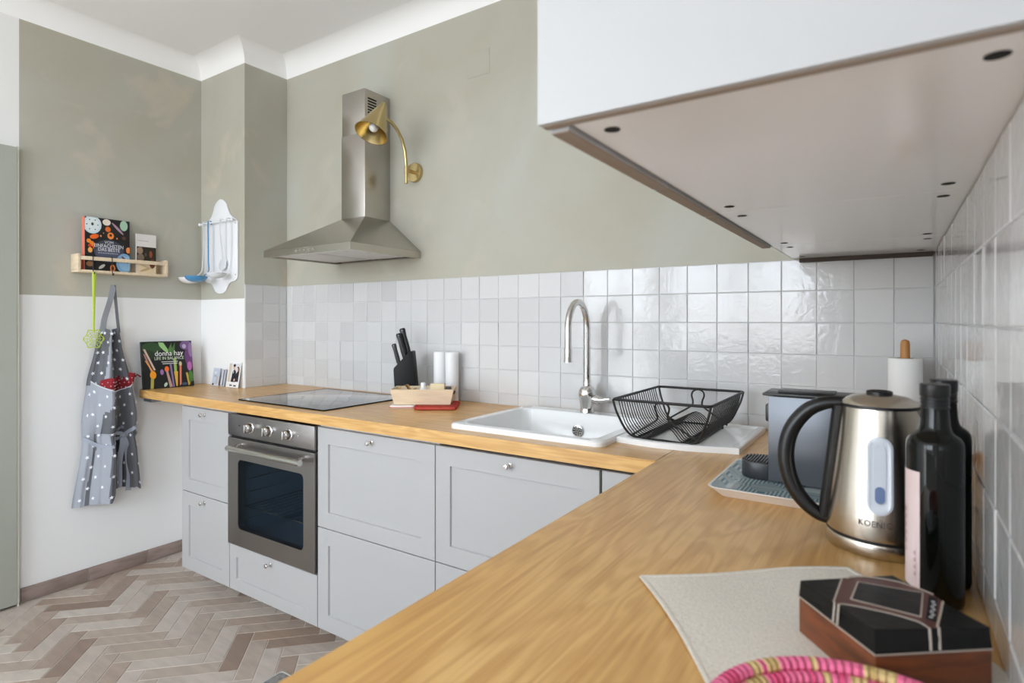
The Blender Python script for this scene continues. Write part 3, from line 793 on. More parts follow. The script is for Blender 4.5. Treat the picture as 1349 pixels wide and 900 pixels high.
# handle: loop at -x with a strap down the body
hp = smooth_path([(-.045, 0, .226), (-.075, 0, .224), (-.105, 0, .208), (-.130, 0, .172), (-.138, 0, .128), (-.130, 0, .085), (-.112, 0, .055), (-.090, 0, .036), (-.072, 0, .030)], 4)
hp = [Vector(p) for p in hp]
MB().tube(hp, [.0095+.004*math.sin(math.pi*i/(len(hp)-1)) for i in range(len(hp))], 14, flat=(1.0, 1.15)).build('handle', BLACK, kt)
sp_ = [(-kr(z)-.003, 0, z) for z in (.034, .07, .11, .15, .19, .222)]
MB().tube(sp_, .0125, 12, flat=(.75, 1.2)).build('handle_strap', BLACK, kt)
# spout lip away from the handle
MB().loft([[(.050, -.016, .21), (.050, .016, .21), (.050, .016, .2235), (.050, -.016, .2235)], [(.072, -.005, .2235), (.072, .005, .2235), (.073, .005, .226), (.073, -.005, .226)]]).build('spout', KST, kt, bevel=.001)
# gauge facing the room
def capsule(zc, hw, hh, lift, n=10):
    pts = []
    for i in range(n+1):
        a = math.pi*i/n; pts.append((hw*math.cos(a), zc+hh-hw+hw*math.sin(a)))
    for i in range(n+1):
        a = math.pi+math.pi*i/n; pts.append((hw*math.cos(a), zc-hh+hw+hw*math.sin(a)))
    res = []
    for u, z in pts:
        r = kr(z)+lift; a = u/r+.03
        res.append((r*math.sin(a), -r*math.cos(a), z))
    return res
FROST = mat('frosted_plastic', (206, 212, 220), .25)
g = MB().loft([capsule(.126, .0175, .058, -.001), capsule(.126, .0175, .058, .003), capsule(.126, .0145, .055, .004), capsule(.126, .0115, .050, .0025)], False, True).build('water_gauge', FROST, kt)
MB().loft([capsule(.128, .008, .044, .0026), capsule(.128, .008, .044, .0036)], False, True).build('gauge_window', mat('gauge_blue', (198, 205, 214), .15), g)
MB().loft([capsule(.098, .0065, .0125, .0036), capsule(.098, .0065, .0125, .0042)], False, True).build('water_level', mat('gauge_deep_blue', (96, 118, 158), .2), g)
me_l = lettering('brand_lettering', 'KOENIC', .0125, col((44, 40, 38), .5), kt, (0, 0, 0), (0, 0, 0), spacing=1.08)
for v_ in me_l.data.vertices:                    # wrapped round the body
    u_, z_, h_ = v_.co.x*.92, .053+v_.co.y, v_.co.z
    r_ = kr(z_)+.0006+h_; a_ = u_/r_-.06
    v_.co = (r_*math.sin(a_), -r_*math.cos(a_), z_)
cord = thing('power_cord', 'black kettle cord lying along the right-hand tiles behind the bottles', 'cord', (-.02, -.95, ZC))
cord['label'] = 'black kettle cord lying against the tiles behind the bottles'
cpts = smooth_path([(-.030, .012, .006), (-.012, .0, .006), (-.008, -.06, .006), (-.006, -.09, .012), (-.004, -.06, .03), (-.004, .02, .05), (-.004, .10, .05), (-.004, .18, .035)], 4)
MB().tube([tuple(p) for p in cpts], .0032, 8).build('cable', BLACK, cord)

# ------------------------------------------------------------------ oil bottles
BOT = mat('near_black_bottle_glass', (7, 9, 7), .06, spec=.32)
def bottle(loc, label, rz=0.0, with_label=True):
    t = thing('oil_bottle', label, 'bottle', loc, rz)
    p = [(.026, .0005), (.030, .003), (.0312, .008), (.0312, .200), (.0303, .207), (.0270, .2125), (.0215, .2165), (.0182, .220), (.0164, .228), (.0150, .250)]
    MB().lathe(p, 40).build('glass_body', BOT, t)
    cp = [(.0160, .2500)]
    for k in range(3): cp += [(.0160, .2525+.0045*k), (.0152, .2535+.0045*k), (.0152, .2550+.0045*k), (.0160, .2560+.0045*k)]
    cp += [(.0163, .2660), (.0163, .2795), (.0155, .2805), (.001, .2806)]
    MB().lathe(cp, 28).build('screw_cap', mat('cap_black', (16, 17, 19), .3), t)
    if with_label:
        a0, a1, n = R(92), R(238), 24; r = .0316
        lb = MB(); lb.grid(lambda u, v: (r*math.cos(a0+(a1-a0)*u), r*math.sin(a0+(a1-a0)*u), .022+.148*v), n, 4)
        l = lb.build('paper_label', mat('pink_label_paper', (214, 194, 192), .6), t)
        def wrap(u, v, h): return ((r+h)*math.cos(a0+(a1-a0)*u), (r+h)*math.sin(a0+(a1-a0)*u), .022+.148*v)
        ly = []
        for k in range(6): ly.append(([(.70, .28+.07*k), (.74, .28+.07*k), (.74, .32+.07*k), (.70, .32+.07*k)], (170, 130, 132)))
        for k in range(4): ly.append((ell(.93, .12+.06*k, .02, .02, n=8), (186, 150, 150)))
        flat_print('label_print', ly, wrap, l)
    return t
bottle((-.058, -1.140, ZC), 'dark glass oil bottle with a pale pink paper label')
bottle((-.045, -1.066, ZC), 'dark glass oil bottle standing behind the labelled bottle', with_label=False)

# ------------------------------------------------------------------ paper towel holder
pt = thing('paper_towel_holder', 'wooden paper towel holder with a white roll in the tiled corner', 'paper towel', (-.078, -.098, ZC))
MB().lathe([(.062, .0005), (.062, .012), (.060, .014), (.001, .014)], 32).build('base', DOWEL, pt)
MB().lathe([(.0115, .014), (.0115, .296), (.0095, .305), (.004, .3085), (.0005, .309)], 18).build('dowel', DOWEL, pt)
MB().lathe([(.019, .0145), (.041, .0145), (.041, .2565), (.019, .2565)], 36, cap0=False, cap1=False).build('paper_roll', PAPER, pt)
MB().lathe([(.0195, .015), (.0195, .2572), (.0185, .2572), (.0185, .015)], 24, cap0=False, cap1=False).build('core', mat('cardboard', (170, 140, 105), .8), pt)

# ------------------------------------------------------------------ coffee machine on its tray
tr = thing('serving_tray', 'pale blue patterned tray under the coffee machine', 'tray', (-.258, -.705, ZC))
mb = MB(); x0, x1, y0, y1 = -.168, .17, -.145, .145
mb.loft([rrect(x0+.022, x1-.022, y0+.022, y1-.022, .014, .0005), rrect(x0+.004, x1-.004, y0+.004, y1-.004, .020, .018), rrect(x0, x1, y0, y1, .022, .021),
         rrect(x0, x1, y0, y1, .022, .0225), rrect(x0+.005, x1-.005, y0+.005, y1-.005, .02, .0215), rrect(x0+.024, x1-.024, y0+.024, y1-.024, .014, .005)], True, True)
mb.build('tray_body', mat('tray_white', (232, 230, 226), .3), tr)
def tray_print():
    m, nt, b = new_mat('tray_line_pattern'); N, L = nt.nodes, nt.links
    tc = N.new('ShaderNodeTexCoord'); vo = N.new('ShaderNodeTexVoronoi'); vo.distance = 'CHEBYCHEV'; vo.inputs['Scale'].default_value = 13; vo.inputs['Randomness'].default_value = .35
    L.new(tc.outputs['Object'], vo.inputs['Vector'])
    mu = N.new('ShaderNodeMath'); mu.operation = 'MULTIPLY'; mu.inputs[1].default_value = 62; L.new(vo.outputs['Distance'], mu.inputs[0])
    si = N.new('ShaderNodeMath'); si.operation = 'SINE'; L.new(mu.outputs[0], si.inputs[0])
    gt = N.new('ShaderNodeMath'); gt.operation = 'GREATER_THAN'; gt.inputs[1].default_value = -.1; L.new(si.outputs[0], gt.inputs[0])
    mx = N.new('ShaderNodeMix'); mx.data_type = 'RGBA'; mx.inputs[6].default_value = lin((120, 158, 174)); mx.inputs[7].default_value = lin((208, 220, 222))
    L.new(gt.outputs[0], mx.inputs[0]); L.new(mx.outputs[2], b.inputs['Base Color']); b.inputs['Roughness'].default_value = .22
    return m
mb = MB(); mb.loft([rrect(x0+.005, x1-.005, y0+.005, y1-.005, .02, .0222), rrect(x0+.0245, x1-.0245, y0+.0245, y1-.0245, .014, .0056)], False, True)
mb.build('printed_surface', tray_print(), tr)

cm = thing('coffee_machine', 'slim capsule coffee machine with grey side panels on the tray', 'coffee machine', (-.258, -.635, ZC+.0062))
SIDE = mat('blue_grey_metal_panel', (96, 99, 104), .32, .55)
DKG = mat('dark_grey_plastic', (44, 46, 50), .4)
MB().box(-.074, .16, -.048, .048, .0005, .186).build('body', DKG, cm, bevel=.004)
for sy in (-1, 1):
    MB().box(-.076, .162, sy*.0485, sy*.054, .003, .190).build('side_panel', SIDE, cm, bevel=.0015)
MB().box(-.088, .165, -.0535, .0535, .1905, .1965).build('top_plate', BLACK, cm, bevel=.002)
MB().box(-.06, .05, -.035, .035, .197, .2005).build('lever', BLACK, cm, bevel=.0015)
MB().box(-.088, -.0745, -.02, .02, .128, .168).build('coffee_spout', BLACK, cm, bevel=.004)
dp = [(-.0765, -.046)]+[(-.105-.036*math.cos(R(a)), .046*math.sin(R(a))) for a in range(-90, 91, 15)]+[(-.0765, .046)]
d = MB().prism(dp, .0005, .038).build('drip_tray', DKG, cm, bevel=.002)
for k in range(9):
    xx = -.134+.0065*k; hw = .046*math.sqrt(max(.05, 1-((-.105-xx)/.036)**2)) if xx < -.105 else .045
    MB().box(xx-.0016, xx+.0016, -hw+.004, hw-.004, .038, .0405).build('grille_bar', BLACK, d, smooth=False)

# ------------------------------------------------------------------ linen cloth
LINEN = mat('cream_waffle_linen', (226, 220, 208), .9, var=.12, vscale=260, bump=.5, bscale=420)
cl = thing('tea_towel', 'cream waffle linen cloth lying flat under the wooden box', 'cloth', (-.397, -1.286, ZC))
e1 = Vector((.233, .190, 0)).normalized(); e2 = Vector((.139, -.187, 0)).normalized()
def clf(u, v):
    p = e1*(.305*u+.006*math.sin(5*v))+e2*(.40*v+.005*math.sin(7*u))
    z = .0012+.0012*math.sin(9*u+4*v)*math.sin(6*v+1)+.0012
    return (p.x, p.y, z)
MB().grid(clf, 30, 34).build('linen', LINEN, cl, solid=.0014)
def hem(f): return [tuple(Vector(f(i/30))+Vector((0, 0, .0012))) for i in range(31)]
for f in (lambda t: clf(0, t), lambda t: clf(t, 0), lambda t: clf(1, t), lambda t: clf(t, 1)):
    MB().tube(hem(f), .0022, 6, flat=(.6, 1.6)).build('hem', LINEN, cl)

# ------------------------------------------------------------------ wooden box with black inlaid lid
bx = thing('keepsake_box', 'square wooden box with black stone lid and pale inlay lines', 'box', (-.107, -1.325, ZC+.0038))
STONE = mat('black_stone', (14, 13, 12), .42, spec=.25, var=.4, vscale=40, bump=.3, bscale=90)
INLAY = mat('pale_inlay', (170, 158, 146), .5); MAROON = mat('maroon_inlay', (84, 46, 40), .4)
lo_ = [(-.086, .002), (-.009, -.089), (.085, -.014), (.006, .082)]
hi_ = [(-.0845, .003), (-.010, -.074), (.0835, -.008), (.004, .0775)]
MB().prism(lo_, .0002, .040).build('wood_body', DARKWOOD, bx, bevel=.001)
zt_ = .0585
ld = MB().loft([[(u, v, .0408) for u, v in lo_], [(u, v, .0425) for u, v in lo_], [(u, v, zt_) for u, v in hi_]]).build('lid', STONE, bx, smooth=False)
MB().prism([(u*1.012, v*1.012) for u, v in lo_], .0398, .0412).build('inlay_edge', INLAY, bx, smooth=False)
def plate(name, pts, z0, z1, m): return MB().prism(pts, z0, z1).build(name, m, ld, smooth=False)
plate('maroon_field', [(-.046, -.036), (-.038, -.034), (-.003, -.030), (.024, -.033), (.033, -.042), (.042, -.038), (.044, -.004), (.048, .033), (.041, .042), (.025, .053), (.003, .059), (-.029, .050), (-.045, .032)], zt_-.0003, zt_+.0004, MAROON)
plate('centre_panel', [(-.033, -.018), (.028, -.022), (.032, .042), (-.029, .034)], zt_, zt_+.0008, STONE)
plate('signature_panel', [(.032, -.024), (.0405, -.026), (.0445, .036), (.037, .038)], zt_, zt_+.0007, STONE)
def strip(pts, w=.0024): return MB().tube([(p[0], p[1], zt_+.0006) for p in pts], w/2, 6, flat=(.5, 1)).build('inlay_line', INLAY, ld)
strip([(-.033, -.018), (.028, -.022), (.032, .042), (-.029, .034), (-.033, -.018)])
strip(smooth_path([(-.043, -.040), (-.0425, -.038), (-.036, -.034), (-.003, -.031), (.023, -.034), (.032, -.041), (.0345, -.0455)], 4))
strip([(-.048, -.034), (-.0465, 0), (-.045, .034)])
strip([(.042, -.039), (.041, -.035), (.045, -.004), (.049, .030)])
strip(smooth_path([(-.040, .038), (-.029, .052), (.003, .060), (.025, .054), (.041, .044)], 4))
for a_, b_ in (((-.047, -.0345), (-.0478, -.0447)), ((-.043, -.0395), (-.0437, -.0495)), ((.042, -.0385), (.0425, -.0484)), ((.0345, -.0455), (.0352, -.0542))):
    MB().tube([(a_[0], a_[1], zt_+.0003), (b_[0], b_[1]-.0004, .0424)], .0012, 6).build('inlay_line', INLAY, ld)
SIG = col((190, 188, 190), .4)
for k in range(7):
    yy = -.019+.0068*k
    MB().box(.035+.0006*k+.0012*(k % 2), .0395+.0006*k-.0012*((k+1) % 2), yy, yy+.0024, zt_+.0007, zt_+.0011).build('signature_mark', SIG, ld, smooth=False)

# ------------------------------------------------------------------ coiled basket
def basket_mat():
    m, nt, b = new_mat('dyed_straw'); N, L = nt.nodes, nt.links
    tc = N.new('ShaderNodeTexCoord'); sx = N.new('ShaderNodeSeparateXYZ'); L.new(tc.outputs['Object'], sx.inputs[0])
    at = N.new('ShaderNodeMath'); at.operation = 'ARCTAN2'; L.new(sx.outputs['Y'], at.inputs[0]); L.new(sx.outputs['X'], at.inputs[1])
    oi = N.new('ShaderNodeObjectInfo')
    cb = N.new('ShaderNodeCombineXYZ'); ml = N.new('ShaderNodeMath'); ml.operation = 'MULTIPLY'; ml.inputs[1].default_value = 4.0; L.new(at.outputs[0], ml.inputs[0])
    m2 = N.new('ShaderNodeMath'); m2.operation = 'MULTIPLY'; m2.inputs[1].default_value = 31; L.new(oi.outputs['Random'], m2.inputs[0])
    L.new(ml.outputs[0], cb.inputs[0]); L.new(m2.outputs[0], cb.inputs[1])
    no = N.new('ShaderNodeTexNoise'); no.inputs['Scale'].default_value = 1.3; no.inputs['Detail'].default_value = 1.0; L.new(cb.outputs[0], no.inputs['Vector'])
    rp = N.new('ShaderNodeValToRGB'); rp.color_ramp.interpolation = 'CONSTANT'
    rp.color_ramp.elements[0].color = lin((222, 78, 124)); rp.color_ramp.elements[1].position = .54; rp.color_ramp.elements[1].color = lin((214, 186, 128))
    e = rp.color_ramp.elements.new(.40); e.color = lin((232, 110, 150)); e = rp.color_ramp.elements.new(.63); e.color = lin((188, 160, 98))
    L.new(no.outputs['Fac'], rp.inputs[0])
    wv = N.new('ShaderNodeMath'); wv.operation = 'MULTIPLY'; wv.inputs[1].default_value = 110; L.new(at.outputs[0], wv.inputs[0])
    sn = N.new('ShaderNodeMath'); sn.operation = 'SINE'; L.new(wv.outputs[0], sn.inputs[0])
    bp = N.new('ShaderNodeBump'); bp.inputs['Strength'].default_value = .7; bp.inputs['Distance'].default_value = .002; L.new(sn.outputs[0], bp.inputs['Height'])
    L.new(bp.outputs[0], b.inputs['Normal']); L.new(rp.outputs[0], b.inputs['Base Color']); b.inputs['Roughness'].default_value = .7
    return m
STRAW = basket_mat()
bk = thing('woven_basket', 'round coiled straw basket in pink and natural fibre', 'basket', (-.110, -1.567, ZC+.0048))
for k, (r, z) in enumerate([(.018, .0055), (.030, .0055), (.042, .006), (.054, .007), (.066, .009), (.078, .013), (.0895, .0175), (.1005, .024), (.111, .031), (.1215, .0375)]):
    n = 64
    MB().tube([(r*math.cos(2*math.pi*i/n), r*math.sin(2*math.pi*i/n), z) for i in range(n)], .0072 if k == 9 else .0064, 8, closed=True, flat=(.8, 1)).build('coil', STRAW, bk)
MB().lathe([(.014, .001), (.014, .009)], 16).build('coil_centre', STRAW, bk)

# ------------------------------------------------------------------ knife block, wooden caddy and white cylinders
kb = thing('knife_block', 'black knife block with three black handled knives', 'knife block', (-1.955, -.125, ZC), R(33))
KBM = mat('matt_black_block', (12, 12, 13), .55, spec=.3)
kp = [(-.046, 0.0005), (.050, .0005), (.030, .222), (.018, .224), (-.052, .150), (-.054, .140)]
MB().prism(kp, -.045, .045, 'y').build('block', KBM, kb, bevel=.002)
def knife(t, x, y, z, ln, r):
    dirv = Vector((-.26, 0, .965)).normalized(); a = Vector((x, y, z))
    q = [a+dirv*s for s in (-.012, 0, ln*.3, ln*.7, ln*.95, ln)]
    kn = MB().tube([tuple(v) for v in q], [r*.7, r*.85, r, r*.9, r*1.1, r*.75], 10, flat=(1.2, .75)).build('knife_handle', BLACK, t)
    for f in (.92,):
        c = a+dirv*(ln*f)+Vector((0, -r*.75, 0))
        MB().lathe([(.0016, 0), (.0016, .0006)], 8, tuple(c), M=Matrix.Rotation(R(90), 4, 'X')).build('rivet', CHROME, kn)
for x, y, z, ln, r in ((-.034, -.02, .168, .092, .0085), (-.010, .0, .19, .118, .010), (.004, .02, .206, .125, .011)): knife(kb, x, y, z, ln, r)

ct = thing('wooden_caddy', 'pale wooden caddy with slanted sides on a red potholder', 'caddy', (-1.768, -.218, ZC+.0135), R(33.5))
def cad(w, d, z): return rg(-w/2, w/2, -d/2, d/2, z)
th = .006; H = .064
mb = MB()
mb.loft([cad(.232, .118, .0003), cad(.262, .140, H), cad(.262-2*th, .140-2*th, H), cad(.232-2*th, .118-2*th, .006)], True, True)
mb.build('bin', PINE, ct, smooth=False)
for sx in (-1, 1):
    hn = MB().box(sx*.1225, sx*.1300, -.026, .026, .038, .052).build('hand_hole', DARKB, ct, bevel=.004)
rr = Mz(R(33.5))
def on_caddy(x, y, z): v = rr @ Vector((x, y, 0)); return (-1.768+v.x, -.218+v.y, ZC+.0135+z)
dr_ = thing('dropper_bottle', 'small clear bottle with white cap and amber base in the caddy', 'bottle', on_caddy(-.002, -.015, .0068))
MB().lathe([(.016, .0003), (.0165, .004), (.0165, .02)], 20).build('amber_base', mat('amber_liquid', (224, 170, 60), .2), dr_)
MB().lathe([(.0165, .0202), (.0165, .05), (.013, .058), (.010, .06)], 20).build('bottle_body', mat('cloudy_clear_plastic', (222, 226, 226), .15), dr_)
MB().lathe([(.0105, .0602), (.0105, .078), (.009, .081), (.0005, .0815)], 18).build('cap', WHITEP, dr_)
pb = MB().box(-.030, .030, -.012, .012, .0003, .074).build('paper_box', mat('cream_card', (232, 214, 176), .7), bevel=.001)
pb.location = on_caddy(.055, .01, .0068); pb.rotation_euler = (0, 0, R(33.5)); tag(pb, 'small cream card box in the wooden caddy', 'box')
db = MB().box(-.012, .012, -.010, .010, .0003, .060).build('dark_tin', mat('dark_tin', (58, 56, 46), .4), bevel=.002)
db.location = on_caddy(.1, .024, .0068); db.rotation_euler = (0, 0, R(33.5)); tag(db, 'small dark tin beside the cream card box in the caddy', 'tin')
nb = thing('crumpled_paper', 'crumpled brown paper lying in the wooden caddy', 'paper', on_caddy(-.072, 0, .0068), R(33.5))
random.seed(3)
MB().grid(lambda u, v: (-.036+.072*u, -.035+.07*v, .030+.046*abs(math.sin(3.1*u+1.2*v))*(1-.3*v)-.004*math.cos(14*u+5*v)), 12, 8).build('paper', mat('kraft_paper', (196, 160, 108), .8), nb, solid=.0008)
MB().box(-.034, .034, -.033, .033, .0003, .030).build('folded_base', mat('kraft_paper', (196, 160, 108), .8), nb, bevel=.003)

RED = mat('red_knit', (176, 46, 28), .85, var=.45, vscale=120, rgb2=(150, 30, 22), bump=.6, bscale=160)
ph = thing('potholder', 'red dotted potholder with raised border under the caddy', 'potholder', (-1.742, -.235, ZC), R(33.5))
mb = MB(); mb.loft([rrect(-.030, .128, -.088, .090, .016, .0005), rrect(-.032, .130, -.090, .092, .016, .006), rrect(-.028, .126, -.086, .088, .016, .0126)]); mb.build('pad', RED, ph)
bd = [(x_, y_, .007) for x_, y_, _ in rrect(-.032, .130, -.090, .092, .016, 0, 4)]
MB().tube(bd, .0062, 8, closed=True).build('border', mat('red_border', (176, 40, 26), .8, bump=.5, bscale=200), ph)
dots = MB()
for i in range(14):
    for j in range(3):
        dots.sphere((-.022+.0112*i+.005*(j % 2), -.0962+.0016*abs(j-1), .0035+.0035*j), .0012, 6, 4)
dots.build('dots', col((232, 196, 170), .7), ph)['kind'] = 'stuff'
tw = thing('dish_towel', 'folded white dishcloth with red stitching beside the potholder', 'dishcloth', (-1.768, -.218, ZC), R(33.5))
mb = MB(); mb.loft([rrect(-.130, -.029, -.078, .05, .012, .0005), rrect(-.133, -.028, -.081, .052, .014, .005), rrect(-.130, -.029, -.077, .05, .012, .0122)]); mb.build('folded_cloth', mat('white_cotton', (232, 226, 220), .9, bump=.4, bscale=200), tw)
MB().tube([(x_, y_, .0055) for x_, y_, _ in rrect(-.1332, -.0285, -.0812, .0522, .014, 0, 4)], .0014, 5, closed=True).build('stitching', col((190, 60, 50), .8), tw)

for xx, wh in ((-1.818, 'next to the knife block'), (-1.750, 'on the side towards the sink')):
    c = thing('white_canister', 'tall plain white cylinder behind the caddy, '+wh, 'canister', (xx, -.055, ZC), 0, 'white cylinders behind the caddy')
    MB().lathe([(.029, .0005), (.030, .003), (.030, .205)], 28).build('body', WHITEP, c)
    MB().lathe([(.030, .2053), (.030, .219), (.028, .222), (.0005, .2225)], 28).build('lid', WHITEP, c)

# ------------------------------------------------------------------ spice shelf on the left wall with books
sh = thing('spice_shelf', 'pale wooden spice shelf with a front rail on the left-hand wall', 'shelf', (XL, -.69, E+.235))
sh['label'] = 'small pale wooden wall shelf with a front rail holding cookbooks'
D = .085
MB().box(.0005, D, -.205, .205, 0, .012).build('bottom_board', PINE, sh, bevel=.001)
MB().box(.0005, .012, -.193, .193, .0125, .075).build('back_board', PINE, sh, bevel=.001)
for sy in (-1, 1): MB().box(.0005, D, sy*.194, sy*.206, .0125, .088).build('side_board', PINE, sh, bevel=.001)
MB().box(D-.010, D, -.1935, .1935, .060, .078).build('front_rail', PINE, sh, bevel=.001)
def on_shelf(x, y, z): return (XL+x, -.69+y, E+.235+z)
def book(name, label, loc, w, h, t, cover, spine, layers, texts, lean=0.0, rz=0.0):
    """cover faces +x; w along y, h along z, t thickness along x; origin at lower -y front corner"""
    b = thing(name, label, 'book', loc, rz, ry=lean)
    MB().box(-t+.002, -.0022, .002, w-.003, .003, h-.003).build('pages', PAPER, b, smooth=False)
    MB().box(-.002, 0, 0, w, 0, h).build('front_cover', cover, b, smooth=False)
    MB().box(-t, -t+.002, 0, w, 0, h).build('back_cover', cover, b, smooth=False)
    MB().box(-t, 0, -.002, 0.0, 0, h).build('spine', spine, b, smooth=False)
    fp = flat_print('cover_print', layers, lambda u, v, hh: (hh, u*w, v*h), b)
    for s, size, u, v, c, sq in texts:
        lettering('cover_lettering', s, size, col(c, .5), b, (.0042, u*w, v*h), (R(90), 0, R(90)), squeeze=sq)
    return b
random.seed(11)
ly = [(ell(.16, .86, .20, .17), (206, 222, 228)), (ell(.16, .86, .155, .13), (222, 232, 234))]
for a in range(0, 360, 60): ly.append((ell(.16+.12*math.cos(R(a)), .86+.10*math.sin(R(a)), .014, .012, n=8), (40, 48, 52)))
ly += [(ell(.16, .87, .03, .03, n=7), (70, 76, 70)), (ell(.47, .93, .09, .06), (232, 222, 206)), (ell(.50, .80, .06, .05), (226, 112, 42)),
       (ell(.72, .83, .17, .025, -38), (178, 140, 160)), (ell(.86, .90, .09, .10), (168, 204, 178)), (ell(.56, .68, .075, .065), (236, 136, 60)), (ell(.56, .69, .03, .026), (50, 26, 14)),
       (ell(.20, .64, .10, .045, 12), (234, 104, 32)), (ell(.08, .55, .05, .04), (240, 140, 50)), (ell(.15, .5, .05, .05), (238, 130, 46)), (ell(.22, .44, .06, .05), (226, 92, 30)),
       (ell(.11, .38, .05, .05), (240, 170, 90)), (ell(.10, .46, .04, .03), (196, 60, 30)), (ell(.96, .43, .05, .06), (230, 138, 74)), (ell(.34, .66, .02, .02, n=8), (220, 150, 110)), (ell(.40, .72, .012, .012, n=8), (210, 170, 130)),
       (ell(.70, .64, .02, .02, n=8), (214, 130, 80)), (ell(.86, .66, .05, .035), (90, 60, 44)), (ell(.52, .38, .34, .22), (62, 66, 82)), (ell(.50, .34, .28, .15), (82, 86, 108)),
       (ell(.30, .14, .10, .05), (30, 26, 24)), (ell(.87, .17, .19, .19), (128, 170, 206)), (ell(.90, .17, .15, .14), (148, 188, 220)), (ell(.88, .24, .10, .025, -40), (110, 60, 66)),
       (ell(.60, .06, .06, .07), (220, 120, 50)), (ell(.60, .06, .03, .04), (40, 24, 16)), (ell(.10, .12, .08, .05), (150, 110, 70)), (ell(.36, .08, .08, .03, 30), (200, 200, 190))]
for k in range(9): ly.append(([(.28+.05*k, .333), (.318+.05*k, .333), (.318+.05*k, .345), (.28+.05*k, .345)], (184, 186, 194)))
ly = [([(min(1, max(0, u)), min(1, max(0, v))) for u, v in p], c) for p, c in ly]
book('cookbook', 'thick cookbook with orange vegetables on a dark cover and salmon spine', on_shelf(.058, -.168, .0125), .198, .262, .030,
     col((30, 28, 28), .35), col((226, 124, 104), .4), ly,
     [('VOM', .020, .52, .545, (214, 214, 216), .9), ('EINFACHSTEN', .024, .52, .475, (224, 224, 226), .85), ('DAS BESTE', .024, .52, .405, (224, 224, 226), .85)])
ly = [([(0, .68), (1, .68), (1, 1), (0, 1)], (222, 216, 212)), ([(.05, .82), (.6, .82), (.6, .84), (.05, .84)], (190, 184, 180)), ([(0, 0), (1, 0), (1, .24), (0, .24)], (226, 206, 172)),
      (ell(.16, .58, .16, .09), (150, 126, 104)), (ell(.2, .4, .18, .10), (120, 104, 88)), (ell(.72, .50, .08, .09), (150, 76, 44)), (ell(.8, .26, .15, .12), (104, 54, 32)), (ell(.45, .10, .3, .03, 10), (190, 160, 120)), (ell(.5, .17, .35, .02, -8), (200, 176, 140)), (ell(.45, .48, .06, .05, n=9), (84, 80, 70))]
ly = [([(min(1, max(0, u)), min(1, max(0, v))) for u, v in p], c) for p, c in ly]
book('booklet', 'slim booklet with a pale band above a dark food photo on the wall shelf', on_shelf(.062, .062, .0125), .094, .205, .008, col((46, 36, 28), .35), col((222, 216, 212), .4), ly, [])
for yy, wh in ((-.145, 'fly swatter'), (-.062, 'apron')):
    hk = thing('rail_hook', 'small black S hook on the shelf rail holding the '+wh, 'hook', on_shelf(D, yy, .069), 0, 'hooks on the shelf rail')
    p = smooth_path([(-.012, 0, -.006), (-.012, 0, .010), (-.004, 0, .0135), (.0045, 0, .008), (.0045, 0, -.04), (.008, 0, -.072), (.017, 0, -.078), (.022, 0, -.068)], 4)
    MB().tube([tuple(q) for q in p], .002, 6).build('hook_wire', BLACKM, hk)

# lime green swatter
GREEN = mat('lime_plastic', (184, 206, 62), .45)
sw = thing('fly_swatter', 'lime green plastic fly swatter with flower shaped head hanging from the shelf', 'fly swatter', (XL+D+.012, -.835, E-.135))
MB().tube([(.004, 0, .372), (.004, 0, .33), (.002, 0, .2), (0, 0, .08)], [.0085, .0088, .0055, .0045], 8, flat=(.4, 1) ).build('handle', GREEN, sw)
pet = []
for i in range(36):
    a = 2*math.pi*i/36; pet.append((.0405*(1+.13*math.cos(6*a+math.pi)), a))
mb = MB(); mb.loft([[(x_, k*r*math.sin(a), .046+k*r*math.cos(a)*1.12) for r, a in pet] for x_, k in ((-.0012, 1), (.0012, 1), (.0012, .90), (-.0012, .90), (-.0012, 1))], False, False)
fr_ = mb.build('head_frame', GREEN, sw)
for i in range(12):
    a = 2*math.pi*i/12
    MB().tube([(0, .008*math.sin(a), .046+.008*math.cos(a)), (0, .040*math.sin(a), .046+.043*math.cos(a))], .0014, 5).build('spoke', GREEN, fr_)
for rr_ in (.009, .018, .028):
    MB().tube([(0, rr_*math.sin(2*math.pi*i/24), .046+rr_*1.1*math.cos(2*math.pi*i/24)) for i in range(24)], .0011, 5, closed=True).build('ring', GREEN, fr_)

# ------------------------------------------------------------------ apron
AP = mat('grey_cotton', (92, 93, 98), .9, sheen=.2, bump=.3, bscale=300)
AP2 = mat('lit_tone_cotton', (150, 154, 162), .9, sheen=.2, bump=.3, bscale=300)  # lighter copy of the grey cotton, paints in the light on the folds
ap = thing('apron', 'grey apron printed with white stars hanging from the shelf rail', 'apron', (XL, -.755, .38))
def interp(tab, z):
    for (z0, v0), (z1, v1) in zip(tab, tab[1:]):
        if z0 >= z >= z1:
            f = (z0-z)/(z0-z1); f = f*f*(3-2*f)*.5+f*.5; return v0+(v1-v0)*f
    return tab[-1][1] if z < tab[-1][0] else tab[0][1]
YLt = [(1.27, -.775), (1.18, -.797), (.98, -.838), (.80, -.858), (.70, -.856), (.38, -.902)]
YRt = [(1.27, -.703), (1.18, -.690), (.98, -.648), (.80, -.634), (.70, -.634), (.40, -.611)]
FOLD = [(0, .012), (.10, .030), (.2, .036), (.30, .058), (.40, .098), (.45, .098), (.54, .062), (.64, .034), (.72, .030), (.80, .056), (.87, .082), (.92, .078), (1, .030)]
def fold(s_):
    for (a, u), (b, v) in zip(FOLD, FOLD[1:]):
        if a <= s_ <= b:
            f = (s_-a)/(b-a); f = f*f*(3-2*f); return u+(v-u)*f
    return FOLD[-1][1]
def zbot(s_):
    if s_ < .44: return .385+.012*s_/.44
    if s_ < .50: return .397+(s_-.44)/.06*.05
    if s_ < .86: return .447-.006*math.sin(9*s_)
    return .447-(s_-.86)/.14*.028
